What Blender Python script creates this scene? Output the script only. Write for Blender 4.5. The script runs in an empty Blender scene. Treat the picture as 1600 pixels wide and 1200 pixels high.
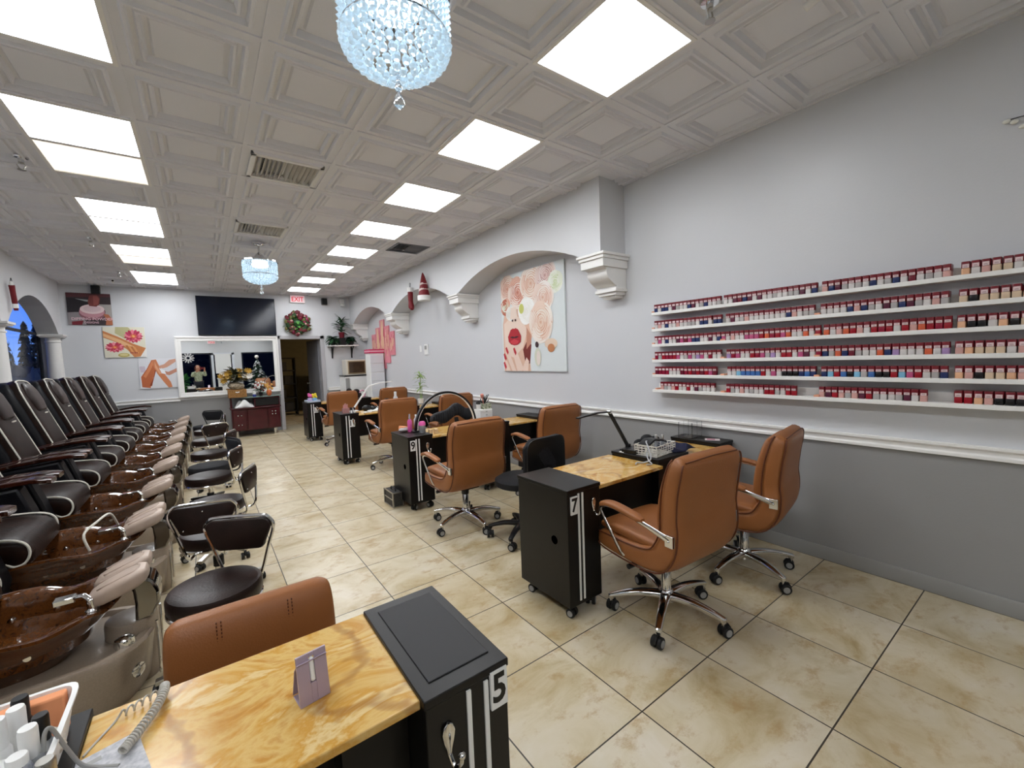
import bpy, bmesh, math, random
from mathutils import Vector as V, Matrix as M, noise
R = math.radians
PI = math.pi
COL = bpy.context.scene.collection
SC = bpy.context.scene
random.seed(7)
ORD = ['first','second','third','fourth','fifth','sixth','seventh','eighth','ninth','tenth','eleventh','twelfth',
       'thirteenth','fourteenth','fifteenth','sixteenth','seventeenth','eighteenth','nineteenth','twentieth']
# ------------------------------------------------------------------ materials
def lin(c):
    if isinstance(c, str):
        c = [int(c[i:i+2], 16) / 255 for i in (0, 2, 4)]
        c = [x / 12.92 if x <= .04045 else ((x + .055) / 1.055) ** 2.4 for x in c]
    return (c[0], c[1], c[2], 1)
MATS = {}
def mat(name, col='808080', rough=.5, metal=0, coat=0, trans=0, ior=1.45, emit=None, es=0, var=0, vs=8, col2=None, bump=0, bs=60, alpha=1, spec=.5):
    if name in MATS: return MATS[name]
    m = bpy.data.materials.new(name); m.use_nodes = True
    nt = m.node_tree; N = nt.nodes; L = nt.links
    b = N['Principled BSDF']; I = b.inputs
    I['Base Color'].default_value = lin(col); I['Roughness'].default_value = rough; I['Metallic'].default_value = metal
    I['Coat Weight'].default_value = coat; I['Coat Roughness'].default_value = .05
    I['Transmission Weight'].default_value = trans; I['IOR'].default_value = ior; I['Alpha'].default_value = alpha
    I['Specular IOR Level'].default_value = spec
    if emit is not None:
        I['Emission Color'].default_value = lin(emit); I['Emission Strength'].default_value = es
    if var or col2 or bump:
        tc = N.new('ShaderNodeTexCoord')
    if var or col2:
        no = N.new('ShaderNodeTexNoise'); no.inputs['Scale'].default_value = vs; no.inputs['Detail'].default_value = 5
        L.new(tc.outputs['Object'], no.inputs['Vector'])
        rp = N.new('ShaderNodeValToRGB')
        c = lin(col); d = lin(col2) if col2 else tuple(x * (1 - var) for x in c[:3]) + (1,)
        rp.color_ramp.elements[0].position = .35; rp.color_ramp.elements[1].position = .65
        rp.color_ramp.elements[0].color = d; rp.color_ramp.elements[1].color = c
        L.new(no.outputs['Fac'], rp.inputs['Fac']); L.new(rp.outputs['Color'], I['Base Color'])
    if bump:
        n2 = N.new('ShaderNodeTexNoise'); n2.inputs['Scale'].default_value = bs; n2.inputs['Detail'].default_value = 3
        L.new(tc.outputs['Object'], n2.inputs['Vector'])
        bp = N.new('ShaderNodeBump'); bp.inputs['Strength'].default_value = bump; bp.inputs['Distance'].default_value = .01
        L.new(n2.outputs['Fac'], bp.inputs['Height']); L.new(bp.outputs['Normal'], I['Normal'])
    MATS[name] = m
    return m
# ------------------------------------------------------------------ mesh builder
class G:
    def __init__(s): s.v = []; s.f = []; s.mi = []; s.M = M()
    def add(s, vs, fs, mi=0):
        o = len(s.v); s.v += [s.M @ V(p) for p in vs]
        for f in fs: s.f.append([i + o for i in f]); s.mi.append(mi)
        return s
    def box(s, x0, x1, y0, y1, z0, z1, mi=0):
        return s.add([(x0,y0,z0),(x1,y0,z0),(x1,y1,z0),(x0,y1,z0),(x0,y0,z1),(x1,y0,z1),(x1,y1,z1),(x0,y1,z1)],
            [(0,3,2,1),(4,5,6,7),(0,1,5,4),(1,2,6,5),(2,3,7,6),(3,0,4,7)], mi)
    def cbox(s, c, d, mi=0):
        return s.box(c[0]-d[0]/2, c[0]+d[0]/2, c[1]-d[1]/2, c[1]+d[1]/2, c[2]-d[2]/2, c[2]+d[2]/2, mi)
    def loft(s, rings, mi=0, cap=True, closed=True, loop=False):
        n = len(rings[0]); vs = [p for r in rings for p in r]; fs = []
        m = len(rings)
        for i in range(m if loop else m - 1):
            a = i * n; b = ((i + 1) % m) * n
            for j in range(n if closed else n - 1):
                k = (j + 1) % n; fs.append((a + j, a + k, b + k, b + j))
        if cap and not loop:
            fs.append(tuple(reversed(range(n)))); fs.append(tuple(range((m-1)*n, m*n)))
        return s.add(vs, fs, mi)
    def tube(s, pts, r, n=8, mi=0, closed=False, flat=None):
        pts = [V(p) for p in pts]; m = len(pts); rings = []; up = None
        for i, p in enumerate(pts):
            if closed: t = pts[(i+1) % m] - pts[i-1]
            else: t = pts[min(i+1, m-1)] - pts[max(i-1, 0)]
            t.normalize()
            if up is None:
                up = V((0,0,1)) if abs(t.z) < .9 else V((1,0,0))
            a = t.cross(up)
            if a.length < 1e-5: a = t.orthogonal()
            a.normalize(); b = a.cross(t).normalized(); up = b
            rr = r[i] if isinstance(r, (list, tuple)) else r
            fx = flat or 1
            rings.append([p + a * math.cos(2*PI*j/n) * rr * fx + b * math.sin(2*PI*j/n) * rr for j in range(n)])
        return s.loft(rings, mi, loop=closed)
    def ribbon(s, pts, w, t, wd=(1,0,0), mi=0):
        pts = [V(p) for p in pts]; wd = V(wd).normalized(); rings = []; m = len(pts)
        for i, p in enumerate(pts):
            d = (pts[min(i+1,m-1)] - pts[max(i-1,0)]).normalized(); nn = d.cross(wd).normalized()
            ww = w[i] if isinstance(w, (list,tuple)) else w
            rings.append([p + wd*ww/2 + nn*t/2, p - wd*ww/2 + nn*t/2, p - wd*ww/2 - nn*t/2, p + wd*ww/2 - nn*t/2])
        return s.loft(rings, mi)
    def lathe(s, prof, n=24, c=(0,0,0), mi=0, cap=True):
        c = V(c)
        return s.loft([[c + V((r*math.cos(2*PI*j/n), r*math.sin(2*PI*j/n), z)) for j in range(n)] for r, z in prof], mi, cap)
    def sph(s, c, r, n=10, mi=0, sc=(1,1,1)):
        c = V(c); pr = []
        for i in range(n//2 + 1):
            a = PI * i / (n//2) ; pr.append((max(math.sin(a), .02), -math.cos(a)))
        return s.loft([[c + V((q*r*sc[0]*math.cos(2*PI*j/n), q*r*sc[1]*math.sin(2*PI*j/n), z*r*sc[2])) for j in range(n)] for q, z in pr], mi)
    def prism(s, poly, a, b, ax='y', mi=0):
        def P(u, w, h): return {'y': (u, h, w), 'x': (h, u, w), 'z': (u, w, h)}[ax]
        n = len(poly); vs = [P(u, w, a) for u, w in poly] + [P(u, w, b) for u, w in poly]
        fs = [tuple(range(n)), tuple(reversed(range(n, 2*n)))] + [(j, j+n, (j+1) % n + n, (j+1) % n) for j in range(n)]
        return s.add(vs, fs, mi)
    def sheet(s, fn, nu, nv, mi=0):
        vs = [fn(i/nu, j/nv) for i in range(nu+1) for j in range(nv+1)]
        fs = [(i*(nv+1)+j, (i+1)*(nv+1)+j, (i+1)*(nv+1)+j+1, i*(nv+1)+j+1) for i in range(nu) for j in range(nv)]
        return s.add(vs, fs, mi)
    def text(s, txt, size, tf, mi=0, bold=.02, align='CENTER', ext=.0006):
        cu = bpy.data.curves.new('t', 'FONT'); cu.body = txt; cu.size = size; cu.align_x = align; cu.align_y = 'CENTER'
        cu.offset = bold * size; cu.extrude = ext; cu.resolution_u = 3
        o = bpy.data.objects.new('t', cu); COL.objects.link(o); dg = bpy.context.evaluated_depsgraph_get()
        me = bpy.data.meshes.new_from_object(o.evaluated_get(dg))
        s.add([tf @ v.co for v in me.vertices], [tuple(p.vertices) for p in me.polygons], mi)
        bpy.data.objects.remove(o); bpy.data.curves.remove(cu); bpy.data.meshes.remove(me)
        return s
    def build(s, name, mats, parent=None, bevel=0, seg=2, sub=0, smooth=40, solid=0, loc=None, fix=True):
        me = bpy.data.meshes.new(name)
        me.from_pydata([tuple(v) for v in s.v], [], s.f)
        for m in (mats if isinstance(mats, (list, tuple)) else [mats]): me.materials.append(m)
        for p, k in zip(me.polygons, s.mi): p.material_index = k
        if fix:
            bm = bmesh.new(); bm.from_mesh(me); bmesh.ops.recalc_face_normals(bm, faces=bm.faces); bm.to_mesh(me); bm.free()
        if smooth:
            for p in me.polygons: p.use_smooth = True
            me.set_sharp_from_angle(angle=R(smooth))
        o = bpy.data.objects.new(name, me); COL.objects.link(o)
        if parent: o.parent = parent
        if loc: o.location = loc
        if solid:
            k = o.modifiers.new('solid', 'SOLIDIFY'); k.thickness = solid; k.offset = 0
        if bevel:
            k = o.modifiers.new('bevel', 'BEVEL'); k.width = bevel; k.segments = seg; k.limit_method = 'ANGLE'; k.angle_limit = R(40)
            k.harden_normals = False
        if sub:
            k = o.modifiers.new('sub', 'SUBSURF'); k.levels = sub; k.render_levels = sub
        return o
def tag(o, label, cat, group=None, kind=None):
    o['label'] = label; o['category'] = cat
    if group: o['group'] = group
    if kind: o['kind'] = kind
    return o
def thing(name, label, cat, loc=(0,0,0), rz=0, group=None):
    o = bpy.data.objects.new(name, None); COL.objects.link(o); o.empty_display_size = .1
    o.location = loc; o.rotation_euler = (0, 0, rz)
    return tag(o, label, cat, group)
def struct(o): o['kind'] = 'structure'; return o
def dup(root, loc=None, rz=None, label=None):
    def cp(o, par):
        c = o.copy(); COL.objects.link(c)
        if par: c.parent = par
        for ch in o.children: cp(ch, c)
        return c
    r = cp(root, None)
    if loc is not None: r.location = loc
    if rz is not None: r.rotation_euler = (0, 0, rz)
    if label: r['label'] = label
    return r
def rrect(w, h, n=24, e=5, c=(0,0)):
    out = []
    for j in range(n):
        a = 2*PI*(j+.5)/n; ca, sa = math.cos(a), math.sin(a)
        out.append((c[0] + w/2*math.copysign(abs(ca)**(2/e), ca), c[1] + h/2*math.copysign(abs(sa)**(2/e), sa)))
    return out
def spline(pts, k=6):
    pts = [V(p) for p in pts]; out = []
    for i in range(len(pts)-1):
        p0 = pts[max(i-1,0)]; p1 = pts[i]; p2 = pts[i+1]; p3 = pts[min(i+2, len(pts)-1)]
        for j in range(k):
            t = j/k
            out.append(.5*((2*p1) + (p2-p0)*t + (2*p0-5*p1+4*p2-p3)*t*t + (3*p1-p0-3*p2+p3)*t**3))
    out.append(pts[-1]); return out
def ell(cx, cy, rx, ry, n=20, a0=0, a1=360):
    return [(cx+rx*math.cos(R(a0+(a1-a0)*i/n)), cy+ry*math.sin(R(a0+(a1-a0)*i/n))) for i in range(n if a1-a0 >= 360 else n+1)]
# ------------------------------------------------------------------ material library
WALL = 'd7d8da'
M_white = mat('white_paint', 'eeeeec', .45)
M_trim = mat('white_trim', 'f2f1ee', .3)
M_chrome = mat('chrome', 'dedede', .08, 1)
M_steel = mat('brushed_steel', 'b8b6b0', .28, 1)
M_black = mat('black_laminate', '100e0d', .36, var=.15, vs=20, spec=.35)
M_blackp = mat('black_plastic', '0e0e10', .4)
M_rubber = mat('rubber', '141414', .6)
M_tan = mat('tan_leather', '985f33', .42, var=.1, vs=5, bump=.12, bs=180)
M_tanseam = mat('tan_piping', '5b2c12', .5)
M_brownl = mat('brown_vinyl', '2b1c18', .36, col2='1d1310', spec=.3, vs=6, bump=.1, bs=120)
M_pedi = mat('pedicure_leather', '24130c', .42, col2='140a06', vs=14, bump=.15, bs=60, spec=.2)
M_pediside = mat('dark_side_leather', '07070c', .45, spec=.25)
M_pipe = mat('white_piping', 'd8d4c8', .5)
M_beige = mat('beige_pad', 'b9a596', .4, var=.12, vs=14)
M_base = mat('taupe_gelcoat', '978878', .3, var=.12, vs=150, coat=.4)
M_mahog = mat('mahogany', '4a0b16', .25, coat=.2, var=.25, vs=6)
M_glass = mat('clear_glass', 'ffffff', .02, trans=1, ior=1.3)
M_red = mat('red', '74101a', .6)
M_navy = mat('navy_cloth', '20233f', .85, bump=.3, bs=90)
M_blackcloth = mat('black_cloth', '121216', .8, bump=.3, bs=90)
M_screen = mat('tv_glass', '0d1526', .12)
M_leaf = mat('leaf_green', '2c5a34', .5, col2='1d3f24', vs=9)
M_leafl = mat('pale_leaf', '9fb45c', .5, col2='5b8a3c', vs=12)
M_mirror = mat('mirror_glass', 'f4f6f6', .01, 1)
M_foam = mat('orange_foam', 'f0a070', .8)
M_pink = mat('pink', 'e060a8', .4)
M_grey = mat('grey_plastic', '9a9a98', .4)
M_wood = mat('arm_lacquer', '3c190e', .14, coat=.6, col2='200b06', vs=7)

def nodemat(name):
    m = bpy.data.materials.new(name); m.use_nodes = True
    MATS[name] = m
    return m, m.node_tree.nodes, m.node_tree.links, m.node_tree.nodes['Principled BSDF']
def math_(N, L, op, a, b=None, c=None):
    n = N.new('ShaderNodeMath'); n.operation = op
    for i, x in enumerate((a, b, c)):
        if x is None: continue
        if isinstance(x, (int, float)): n.inputs[i].default_value = x
        else: L.new(x, n.inputs[i])
    return n.outputs[0]
def ramp(N, L, fac, stops):
    r = N.new('ShaderNodeValToRGB'); e = r.color_ramp.elements
    while len(e) < len(stops): e.new(.5)
    for k, (p, c) in zip(e, stops): k.position = p; k.color = lin(c)
    L.new(fac, r.inputs['Fac']); return r.outputs['Color']
def mixc(N, L, fac, a, b, mode='MIX'):
    n = N.new('ShaderNodeMix'); n.data_type = 'RGBA'; n.blend_type = mode
    for i, x in ((0, fac), (6, a), (7, b)):
        if isinstance(x, (int, float)): n.inputs[i].default_value = x
        elif isinstance(x, (tuple, list, str)): n.inputs[i].default_value = lin(x)
        else: L.new(x, n.inputs[i])
    return n.outputs[2]
# floor: travertine tiles with thin dark grout
TS, TX, TY = .5055, 1.3731, 1.0566
def floor_mat():
    m, N, L, b = nodemat('travertine_tile')
    tc = N.new('ShaderNodeTexCoord'); sx = N.new('ShaderNodeSeparateXYZ'); L.new(tc.outputs['Object'], sx.inputs[0])
    u = math_(N, L, 'DIVIDE', math_(N, L, 'SUBTRACT', sx.outputs[0], TX), TS); v = math_(N, L, 'DIVIDE', math_(N, L, 'SUBTRACT', sx.outputs[1], TY), TS)
    def edge(t):
        fr = math_(N, L, 'FRACT', t); return math_(N, L, 'MINIMUM', fr, math_(N, L, 'SUBTRACT', 1, fr))
    e = math_(N, L, 'MINIMUM', edge(u), edge(v))
    gr = math_(N, L, 'LESS_THAN', e, .0058)
    cx = N.new('ShaderNodeCombineXYZ'); L.new(math_(N, L, 'FLOOR', u), cx.inputs[0]); L.new(math_(N, L, 'FLOOR', v), cx.inputs[1])
    wn = N.new('ShaderNodeTexWhiteNoise'); wn.noise_dimensions = '3D'; L.new(cx.outputs[0], wn.inputs['Vector'])
    off = N.new('ShaderNodeVectorMath'); off.operation = 'MULTIPLY_ADD'; L.new(wn.outputs['Color'], off.inputs[0]); off.inputs[1].default_value = (9,9,9); L.new(tc.outputs['Object'], off.inputs[2])
    st = N.new('ShaderNodeVectorMath'); st.operation = 'MULTIPLY'; L.new(off.outputs[0], st.inputs[0]); st.inputs[1].default_value = (.8, 1.1, 1)
    n1 = N.new('ShaderNodeTexNoise'); n1.inputs['Scale'].default_value = 3.2; n1.inputs['Detail'].default_value = 8; n1.inputs['Roughness'].default_value = .62; n1.inputs['Distortion'].default_value = .7
    L.new(st.outputs[0], n1.inputs['Vector'])
    c = ramp(N, L, n1.outputs['Fac'], [(.28, 'a48e62'), (.40, 'bbab88'), (.53, 'ccc0a4'), (.72, 'd5ccba')])
    n2 = N.new('ShaderNodeTexNoise'); n2.inputs['Scale'].default_value = 10; n2.inputs['Detail'].default_value = 9; n2.inputs['Roughness'].default_value = .7
    L.new(st.outputs[0], n2.inputs['Vector'])
    pit = ramp(N, L, n2.outputs['Fac'], [(.53, '000000'), (.66, 'ffffff')])
    c = mixc(N, L, math_(N, L, 'MULTIPLY', pit, .6), c, 'a5834e')
    c = mixc(N, L, math_(N, L, 'MULTIPLY', wn.outputs['Value'], .22), c, 'bfa983')
    c = mixc(N, L, gr, c, '3a342b')
    L.new(c, b.inputs['Base Color'])
    ro = math_(N, L, 'MULTIPLY_ADD', n2.outputs['Fac'], .25, .2); L.new(ro, b.inputs['Roughness'])
    bp = N.new('ShaderNodeBump'); bp.inputs['Strength'].default_value = .35; bp.inputs['Distance'].default_value = .003
    L.new(math_(N, L, 'SUBTRACT', 1, gr), bp.inputs['Height']); L.new(bp.outputs['Normal'], b.inputs['Normal'])
    return m
M_floor = floor_mat()
def stone_mat():
    m, N, L, b = nodemat('yellow_onyx')
    tc = N.new('ShaderNodeTexCoord'); sv = N.new('ShaderNodeVectorMath'); sv.operation = 'MULTIPLY'; sv.inputs[1].default_value = (1.0, 1.7, 1)
    L.new(tc.outputs['Object'], sv.inputs[0])
    n1 = N.new('ShaderNodeTexNoise'); n1.inputs['Scale'].default_value = 3.0; n1.inputs['Detail'].default_value = 7; n1.inputs['Distortion'].default_value = 2.2; n1.inputs['Roughness'].default_value = .6
    L.new(sv.outputs[0], n1.inputs['Vector'])
    c = ramp(N, L, n1.outputs['Fac'], [(.25, 'a06c30'), (.36, 'c48f40'), (.45, 'd8b570'), (.55, 'c9963f'), (.63, 'e0c68e'), (.8, 'bf8a36')])
    w = N.new('ShaderNodeTexWave'); w.inputs['Scale'].default_value = 1.1; w.inputs['Distortion'].default_value = 9; w.inputs['Detail'].default_value = 4; w.inputs['Detail Scale'].default_value = 1.6
    L.new(sv.outputs[0], w.inputs['Vector'])
    vn = ramp(N, L, w.outputs['Fac'], [(.0, 'ffffff'), (.05, '000000')])
    c = mixc(N, L, math_(N, L, 'MULTIPLY', vn, .5), c, '8a5526')
    L.new(c, b.inputs['Base Color']); b.inputs['Roughness'].default_value = .18
    return m
M_stone = stone_mat()
def bowl_mat():
    m, N, L, b = nodemat('brown_marble_glass')
    tc = N.new('ShaderNodeTexCoord')
    n1 = N.new('ShaderNodeTexNoise'); n1.inputs['Scale'].default_value = 30; n1.inputs['Detail'].default_value = 8; n1.inputs['Distortion'].default_value = 1.6; n1.inputs['Roughness'].default_value = .7
    L.new(tc.outputs['Object'], n1.inputs['Vector'])
    c = ramp(N, L, n1.outputs['Fac'], [(.3, '2c160a'), (.45, '4c2a12'), (.55, '603818'), (.65, '472711'), (.78, '6d4520')])
    L.new(c, b.inputs['Base Color']); b.inputs['Roughness'].default_value = .12; b.inputs['Coat Weight'].default_value = 1; b.inputs['Coat Roughness'].default_value = .03
    bp = N.new('ShaderNodeBump'); bp.inputs['Strength'].default_value = .3; bp.inputs['Distance'].default_value = .008
    n3 = N.new('ShaderNodeTexNoise'); n3.inputs['Scale'].default_value = 14; L.new(tc.outputs['Object'], n3.inputs['Vector'])
    L.new(n3.outputs['Fac'], bp.inputs['Height']); L.new(bp.outputs['Normal'], b.inputs['Normal']); L.new(bp.outputs['Normal'], b.inputs['Coat Normal'])
    return m
M_bowl = bowl_mat()
def wall_mat(name, split=.85):
    m, N, L, b = nodemat(name)
    g = N.new('ShaderNodeNewGeometry'); s = N.new('ShaderNodeSeparateXYZ'); L.new(g.outputs['Position'], s.inputs[0])
    f = math_(N, L, 'LESS_THAN', s.outputs[2], split)
    no = N.new('ShaderNodeTexNoise'); no.inputs['Scale'].default_value = 1.3; L.new(g.outputs['Position'], no.inputs['Vector'])
    up = mixc(N, L, no.outputs['Fac'], WALL, 'd2d4d8'); lo = mixc(N, L, no.outputs['Fac'], '9b9b9b', '939392')
    L.new(mixc(N, L, f, up, lo), b.inputs['Base Color']); b.inputs['Roughness'].default_value = .38
    n2 = N.new('ShaderNodeTexNoise'); n2.inputs['Scale'].default_value = 90; L.new(g.outputs['Position'], n2.inputs['Vector'])
    bp = N.new('ShaderNodeBump'); bp.inputs['Strength'].default_value = .06; bp.inputs['Distance'].default_value = .01
    L.new(n2.outputs['Fac'], bp.inputs['Height']); L.new(bp.outputs['Normal'], b.inputs['Normal'])
    return m
M_wall = wall_mat('two_tone_wall'); M_wallw = mat('wall_paint', WALL, .4, bump=.06, bs=90)
M_ceil = mat('ceiling_tile', 'e8e9ee', .6, bump=.08, bs=120)
M_diff = mat('light_diffuser', 'ffffff', .5, emit='f8fbff', es=8)
M_diffw = mat('light_diffuser_warm', 'ffffff', .5, emit='fff3e0', es=.6)
# ================================================================== SETTING
ZC = 3.096; XR = 3.415; XL = -2.0; YB = 10.97; YF = -3.2; XS = 3.06
o = struct(G().box(-2.6, 5.2, YF-.3, 15.6, -.06, 0).build('floor', M_floor))
# right wall with soffit and arches
struct(G().box(XR, XR+.15, YF-.2, YB+.15, 0, ZC+.15).build('wall_right', M_wall))
SPR = 2.43
def arch_z(y, spans, h):
    for a, b in spans:
        if a < y < b:
            c = (a+b)/2; w = (b-a)/2; rr = (w*w+h*h)/(2*h); return SPR + math.sqrt(max(rr*rr-(y-c)**2, 0)) - (rr-h)
    return SPR
spans = [(2.99, 5.46), (5.73, 8.11), (8.45, 10.74)]
ys = [2.73]
for a, b in spans: ys += [a + (b-a)*i/22 for i in range(23)]
ys += [YB]
g = G(); 
zs = [arch_z(y, spans, .27) for y in ys]
for i in range(len(ys)-1):
    y0, y1, z0, z1 = ys[i], ys[i+1], zs[i], zs[i+1]
    g.add([(XS,y0,z0),(XS,y1,z1),(XS,y1,ZC+.05),(XS,y0,ZC+.05)], [(0,1,2,3)])
    g.add([(XS,y0,z0),(XS,y1,z1),(XR,y1,z1),(XR,y0,z0)], [(3,2,1,0)])
g.add([(XS,2.73,SPR),(XR,2.73,SPR),(XR,2.73,ZC+.05),(XS,2.73,ZC+.05)], [(0,1,2,3)])
struct(g.build('trim_1', M_wallw, smooth=30, fix=False))
# corbels under the soffit
def corbel(y0, y1, n):
    g = G(); d = XR - XS; yc = (y0+y1)/2; w = y1-y0
    for k, (ex, z0, z1) in enumerate([(.03,2.405,2.43),(.015,2.375,2.405),(.0,2.30,2.375)]):
        g.box(XS-ex, XR, y0-ex, y1+ex, z0, z1)
    prof = [(XS+.02,2.30),(XS+.05,2.29),(XS+.035,2.27)]
    prof = [(XS+.025,2.30)] + [(XS+.07+.05*math.sin(t*PI)*0 + .12*t - .045*math.sin(t*PI), 2.285-.15*t) for t in [i/8 for i in range(9)]] + [(XR-.15,2.135),(XR-.15,2.11),(XR,2.11),(XR,2.30)]
    g.prism(prof, y0+.02, y1-.02, 'y')
    for ex, z0, z1 in [(.17,2.08,2.112),(.145,2.05,2.08),(.115,2.025,2.05)]:
        i = .17-ex
        g.box(XR-ex, XR, y0+.01+i, y1-.01-i, z0, z1)
    struct(g.build('trim_%d' % n, M_trim, bevel=.004))
for n, (a, b) in enumerate([(2.70,2.99),(5.46,5.73),(8.11,8.45),(10.74,10.96)]): corbel(a, b, n+2)
# chair rails and baseboards
def railprof(h=0):
    return [(0,.905),(.03,.905),(.03,.888),(.014,.878),(.014,.858),(.022,.85),(.022,.832),(0,.828)]
struct(G().prism([(XR-d, z) for d, z in railprof()], YF, YB, 'y').build('trim_6', M_trim, bevel=.002))
struct(G().prism([(YB-d, z) for d, z in railprof()], XL, -.41, 'x').build('trim_7', M_trim))
struct(G().prism([(YB-d, z) for d, z in railprof()], 2.45, XR, 'x').build('trim_8', M_trim))
M_basebd = mat('grey_baseboard', '93928f', .35)
struct(G().prism([(XR,0),(XR-.016,0),(XR-.016,.075),(XR-.008,.09),(XR,.09)], YF, YB, 'y').build('baseboard_right', M_basebd))
struct(G().prism([(YB,0),(YB-.016,0),(YB-.016,.075),(YB-.008,.09),(YB,.09)], XL, 1.33, 'x').build('baseboard_back', M_basebd))
# back wall with the doorway
DX0, DX1, DZ = 1.46, 2.33, 2.09
g = G().box(-2.29, DX0, YB, YB+.15, 0, ZC+.15).box(DX1, XR+.15, YB, YB+.15, 0, ZC+.15).box(DX0, DX1, YB, YB+.15, DZ, ZC+.15)
struct(g.build('wall_back', M_wall))
M_frame = mat('door_frame_grey', 'b4b3b6', .4)
g = G()
for x0, x1, z0, z1 in [(DX0-.07,DX0+.01,0,DZ+.07),(DX1-.01,DX1+.08,0,DZ+.07),(DX0-.07,DX1+.08,DZ-.01,DZ+.07)]: g.box(x0,x1,YB-.025,YB+.17,z0,z1)
struct(g.build('trim_9', M_frame, bevel=.006))
# room behind the doorway
M_backr = mat('back_room_wall', '756d52', .7, var=.1)
g = G().box(.3, .4, YB+.15, 15.5, 0, 2.9).box(5, 5.1, YB+.15, 15.5, 0, 2.9).box(.3, 5.1, 15.5, 15.6, 0, 2.9).box(.3, 5.1, YB+.15, 15.6, 2.8, 2.9)
struct(g.build('wall_rear', M_backr))
# left wall with two column arches towards the windows
SPL = 2.17; XLB = -2.26
lsp = [(-2.4,-.2),(0.0,2.0),(2.2,4.1),(4.3,6.2),(6.4,8.1),(8.32,10.72)]
g = G(); ys = [YF]
for a, b in lsp: ys += [a + (b-a)*i/18 for i in range(19)]
ys += [YB]
def lz(y):
    for a, b in lsp:
        if a < y < b:
            c = (a+b)/2; w = (b-a)/2; h = .5; rr = (w*w+h*h)/(2*h); return SPL + math.sqrt(max(rr*rr-(y-c)**2,0)) - (rr-h)
    return SPL
for i in range(len(ys)-1):
    y0, y1 = ys[i], ys[i+1]; z0, z1 = lz(y0+1e-6), lz(y1-1e-6)
    if i == 0 or i == len(ys)-2: z0 = z1 = SPL
    for x in (XL, XLB): g.add([(x,y0,z0),(x,y1,z1),(x,y1,ZC+.05),(x,y0,ZC+.05)], [(0,1,2,3)])
    g.add([(XL,y0,z0),(XL,y1,z1),(XLB,y1,z1),(XLB,y0,z0)], [(0,1,2,3)])
struct(g.build('wall_left', M_wallw, smooth=30, fix=False))
struct(G().box(XLB, XL, YF, YB, 0, .6).build('trim_10', M_wall))
M_col = mat('column_plaster', 'e8e6e2', .5)
for i, y in enumerate([-.1, 2.1, 4.2, 6.3, 8.21, 10.84]):
    g = G().lathe([(.115,.6),(.11,1.2),(.095,2.0),(.095,2.03),(.107,2.035),(.107,2.055),(.095,2.06),(.095,2.1),(.115,2.12)], 28, (-2.10,y,0))
    g.box(-2.24,-1.96,y-.13,min(y+.13,YB),2.12,2.14).box(-2.26,-1.94,y-.15,min(y+.15,YB),2.14,SPL)
    struct(g.build('trim_%d' % (11+i), M_col))
M_pane = mat('window_glass', 'ffffff', .0, trans=1, ior=1.12)
M_alu = mat('dark_aluminium', '2b2d33', .35, .6)
def window(n, a, b, x, z0, z1):
    w = G()
    for y in (a, b-.05): w.box(x-.04, x+.0, y, y+.05, z0, z1)
    w.box(x-.04, x, a, b, z0, z0+.05).box(x-.04, x, a, b, z1-.05, z1)
    w.box(x-.04, x, a, b, 2.16, 2.20)
    fr = struct(w.build('window_%d' % n, M_alu))
    G().box(x-.024, x-.018, a+.02, b-.02, z0+.02, z1-.02).build('pane', M_pane, fr)
window(1, 8.2, 10.95, -2.27, .6, 2.95)
window(2, 6.2, 8.2, -2.27, .6, 2.95)
struct(G().box(-2.45, -2.29, YF, 6.2, .0, 3.1).box(-2.45,-2.29,6.2,YB+.15,2.95,3.15).build('wall_outer', M_wallw))
# front wall (seen in the mirror)
g = G().box(XL-.3, XR+.15, YF-.15, YF, 2.2, ZC+.15).box(XL-.3, XR+.15, YF-.15, YF, 0, .25)
for x in (XL-.3, 1.3, 3.2): g.box(x, x+.3, YF-.15, YF, .25, 2.2)
struct(g.build('wall_front', M_wallw))
def fwin(n, x0, x1, z0=.25, z1=2.2):
    w = G()
    for x in (x0, x1-.06): w.box(x, x+.06, YF-.1, YF-.02, z0, z1)
    w.box(x0, x1, YF-.1, YF-.02, z1-.06, z1).box(x0, x1, YF-.1, YF-.02, z0, z0+.06)
    fr = struct(w.build('window_%d' % n, M_alu)); G().box(x0+.03, x1-.03, YF-.062, YF-.056, z0+.03, z1-.03).build('pane', M_pane, fr)
fwin(3, -2.0, .36); fwin(4, 1.6, 3.2)
d = struct(G().box(.36,.46,YF-.1,YF-.0,.0,2.2).box(1.2,1.3,YF-.1,YF,0,2.2).box(.36,1.3,YF-.1,YF,2.1,2.2).box(.36,1.3,YF-.1,YF,0,.2).build('door_1', mat('front_door_white','dfe3ea',.35)))
G().box(.45,1.21,YF-.062,YF-.056,.19,2.11).build('pane', M_pane, d)
G().tube([(1.15,YF+.06,.9),(1.15,YF+.06,1.25)], .014).tube([(1.15,YF-.05,.95),(1.15,YF+.06,.95)],.01).tube([(1.15,YF-.05,1.2),(1.15,YF+.06,1.2)],.01).build('door_handle', M_chrome, d)
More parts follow.
